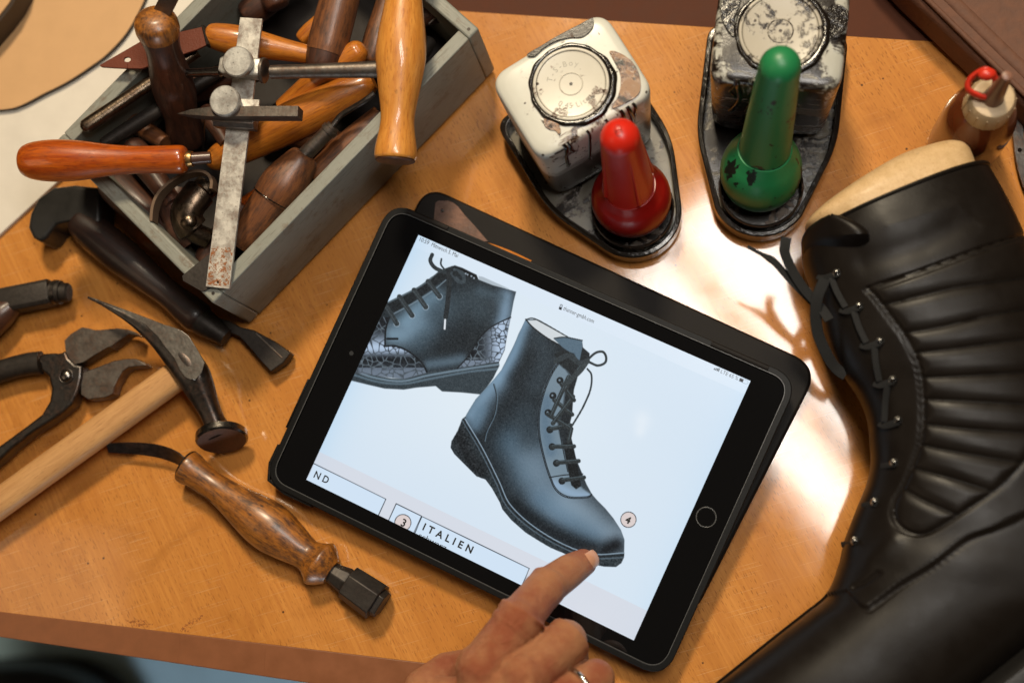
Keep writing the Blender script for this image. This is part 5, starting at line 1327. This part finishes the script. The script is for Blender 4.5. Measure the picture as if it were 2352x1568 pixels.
# ------------------------------------------------------------------ hand
J = {k: P(u - 14, v + 2, z_) for k, (u, v, z_) in dict(
    i0=(1354, 1289, 3.25), i1=(1322, 1308, 4.0), i2=(1268, 1346, 5.2), i3=(1205, 1420, 6.9), i4=(1122, 1536, 7.4),
    m4=(1212, 1558, 7.6), m3=(1313, 1470, 6.0), m2=(1325, 1512, 3.9), m1=(1296, 1556, 2.7),
    g4=(1280, 1625, 7.2), g3=(1382, 1555, 5.6), g2=(1380, 1612, 3.6), g1=(1335, 1650, 2.6),
    p4=(1312, 1705, 6.4), p3=(1392, 1650, 5.0), p2=(1385, 1700, 3.2), p1=(1345, 1730, 2.4),
    w=(1120, 1930, 6.0), f=(1020, 2420, 6.5), t3=(985, 1745, 4.6), t2=(988, 1580, 4.6), t1=(1040, 1535, 3.6), t0=(1085, 1520, 3.0)).items()}
segs = []
def cap_(a, b_, ra, rb, m_=14, fl=1.0):
    a, b_ = J[a] if isinstance(a, str) else a, J[b_] if isinstance(b_, str) else b_
    d = b_ - a; l = np.linalg.norm(d); d = d / l; pts, rd = [], []
    for ph in np.linspace(0.05, math.pi / 2, 6): pts.append(a - d * ra * math.cos(ph)); rd.append(ra * math.sin(ph))
    for t_ in np.linspace(.1, .9, 6): pts.append(a + d * l * t_); rd.append(ra + (rb - ra) * t_)
    for ph in np.linspace(math.pi / 2, .05, 0 + 6)[0:][::1]: pass
    for ph in np.linspace(math.pi / 2, .05, 6): pts.append(b_ + d * rb * math.cos(ph)); rd.append(rb * math.sin(ph))
    segs.append(sweep(pts, [(r_, r_ * fl) for r_ in rd], 20))
cap_('i0', 'i1', .76, .92, fl=.92); cap_('i1', 'i2', .92, 1.02, fl=.95); cap_('i2', 'i3', 1.03, 1.16); cap_('i3', 'i4', 1.18, 1.34)
segs.append(ball(J['i3'] + np.array([0, 0, .10]), 1.22)); segs.append(ball(J['i4'] + np.array([-.1, .1, .0]), 1.32))
cap_('m4', 'm3', 1.32, 1.14); cap_('m3', 'm2', 1.12, .98); cap_('m2', 'm1', .98, .80); segs.append(ball(J['m3'] + np.array([0, 0, .05]), 1.16)); segs.append(ball(J['m4'] + np.array([.1, .15, .05]), 1.30))
cap_('g4', 'g3', 1.22, 1.02); cap_('g3', 'g2', 1.02, .9); cap_('g2', 'g1', .9, .75); segs.append(ball(J['g4'] + np.array([0, 0, .05]), 1.22))
cap_('p4', 'p3', 1.05, .85); cap_('p3', 'p2', .85, .78); cap_('p2', 'p1', .78, .66)
for k, r_ in (('i4', 1.30), ('m4', 1.30), ('g4', 1.25), ('p4', 1.1)):
    cap_(k, J['w'] + (J[k] - J['w']) * .12 + np.array([0, 0, -.2]), r_, 1.75)
    cap_(J[k] + np.array([0, 0, -.9]), J['w'] + np.array([0, 0, -1.0]), 1.2, 1.6)
cap_(J['i4'] + np.array([.9, -.4, -.5]), J['m4'] + np.array([-.5, -.5, -.5]), 1.15, 1.15)
cap_(J['m4'] + np.array([0, -.6, -.5]), J['g4'] + np.array([0, 0, -.5]), 1.15, 1.1)
cap_(J['w'] + np.array([-.8, 0, -.6]), 't3', 1.6, 1.35); cap_('t3', 't2', 1.35, 1.12); cap_('t2', 't1', 1.12, .95); cap_('t1', 't0', .95, .78)
cap_('t3', J['i4'] + np.array([-.3, -1.6, -1.4]), 1.3, 1.1)
cap_('t2', J['i4'] + np.array([-.6, -1.2, -1.2]), .7, .8)
cap_('w', 'f', 2.5, 3.4, fl=.85); cap_(J['w'] + np.array([-.5, 1.5, 0]), J['w'], 2.1, 2.5, fl=.8)
# flesh between the knuckles
for a_, b_ in (('i4', 'm4'), ('m4', 'g4'), ('g4', 'p4')):
    m_ = (J[a_] + J[b_]) / 2
    cap_(m_ + np.array([-.1, -.5, -.05]), J['w'] + (m_ - J['w']) * .3, 1.2, 1.7)
# tendons
for k in ('i4', 'm4', 'g4'):
    cap_(J[k] + np.array([0, -1.0, .95]), J[k] * .35 + J['w'] * .65 + np.array([0, 0, 1.15]), .34, .42)
for k, n1, r_ in (('i2', 'i3', 1.06), ('i3', 'i4', 1.26), ('m3', 'm4', 1.19)):
    dv = J[n1] - J[k]; dv /= np.linalg.norm(dv)
    for s0 in (-.42, -.18, .05, .28, .52): segs.append(torus(J[k] + dv * s0, dv + np.array([.05 * math.sin(s0 * 9), .08 * math.cos(s0 * 7), 0]), r_ - .035, .085, 40, 8))
for a_, b_, o_1 in ((J['i4'], J['w'], .6), (J['m4'], J['w'], -.3), (J['g4'], J['m4'], .1)):
    vp = spline([a_ + (b_ - a_) * t_ + np.array([o_1 + .35 * math.sin(t_ * 9 + o_1 * 5), 0, 1.42 + .12 * t_]) for t_ in (.12, .3, .5, .7, .9)], 30)
    segs.append(sweep(vp, [.20] * 30, 10))
hand = mk('person', cat(*segs), 'skin', smooth=True, sharp=0)
tagit(hand, 'hand with a silver ring pointing its index finger at the tablet screen', 'person')
rm = hand.modifiers.new('remesh', 'REMESH'); rm.mode = 'VOXEL'; rm.voxel_size = .00075; rm.use_smooth_shade = True
s_ = hand.modifiers.new('smooth', 'SMOOTH'); s_.factor = .6; s_.iterations = 10
# nail
ho = np.array(hand.location) / CM
nd_ = J['i0'] - J['i1']; nd_ /= np.linalg.norm(nd_); nup = np.array([.22, -.10, 1.0]); nup -= nup.dot(nd_) * nd_; nup /= np.linalg.norm(nup); ns = np.cross(nd_, nup)
nc = J['i0'] + nd_ * .06; Vn = []
for a in np.linspace(-1, 1, 17):
    for b_ in np.linspace(-1, 1, 17):
        k = (1 - .12 * max(0, abs(a)) ** 3); x = .50 * b_ * math.sqrt(max(.0, 1 - .25 * a ** 4))
        ang = x / .72
        Vn.append(nc + nd_ * (.62 * a * (1 - .10 * b_ * b_)) + ns * math.sin(ang) * .72 + nup * (math.cos(ang) * .72 - .02 + (-.10 * (a + .2) ** 2)))
Fn = [(i * 17 + j, i * 17 + j + 1, (i + 1) * 17 + j + 1, (i + 1) * 17 + j) for i in range(16) for j in range(16)]
class R_: pass
rr_ = R_(); rr_.location = hand.location
def mkc(name, geo, mat): 
    o = mk(name, geo, mat, rt=hand); return o
nail = mkc('fingernail', (np.array(Vn), Fn, None), 'nail')
sn = nail.modifiers.new('solid', 'SOLIDIFY'); sn.thickness = .0006; sn.offset = -.5
rc_ = J['g4'] * .38 + J['g3'] * .62; rax = J['g3'] - J['g4']
th5 = torus(rc_, rax, 1.17, .15, 64, 12)
mkc('ring', th5, 'silver')
mkc('sleeve', sweep([J['f'] + (J['w'] - J['f']) * t_ for t_ in (.50, .48, .2, -.6)], [(3.2, 3.0), (4.3, 3.9), (4.6, 4.2), (5.2, 4.8)], 32), 'sleeve')
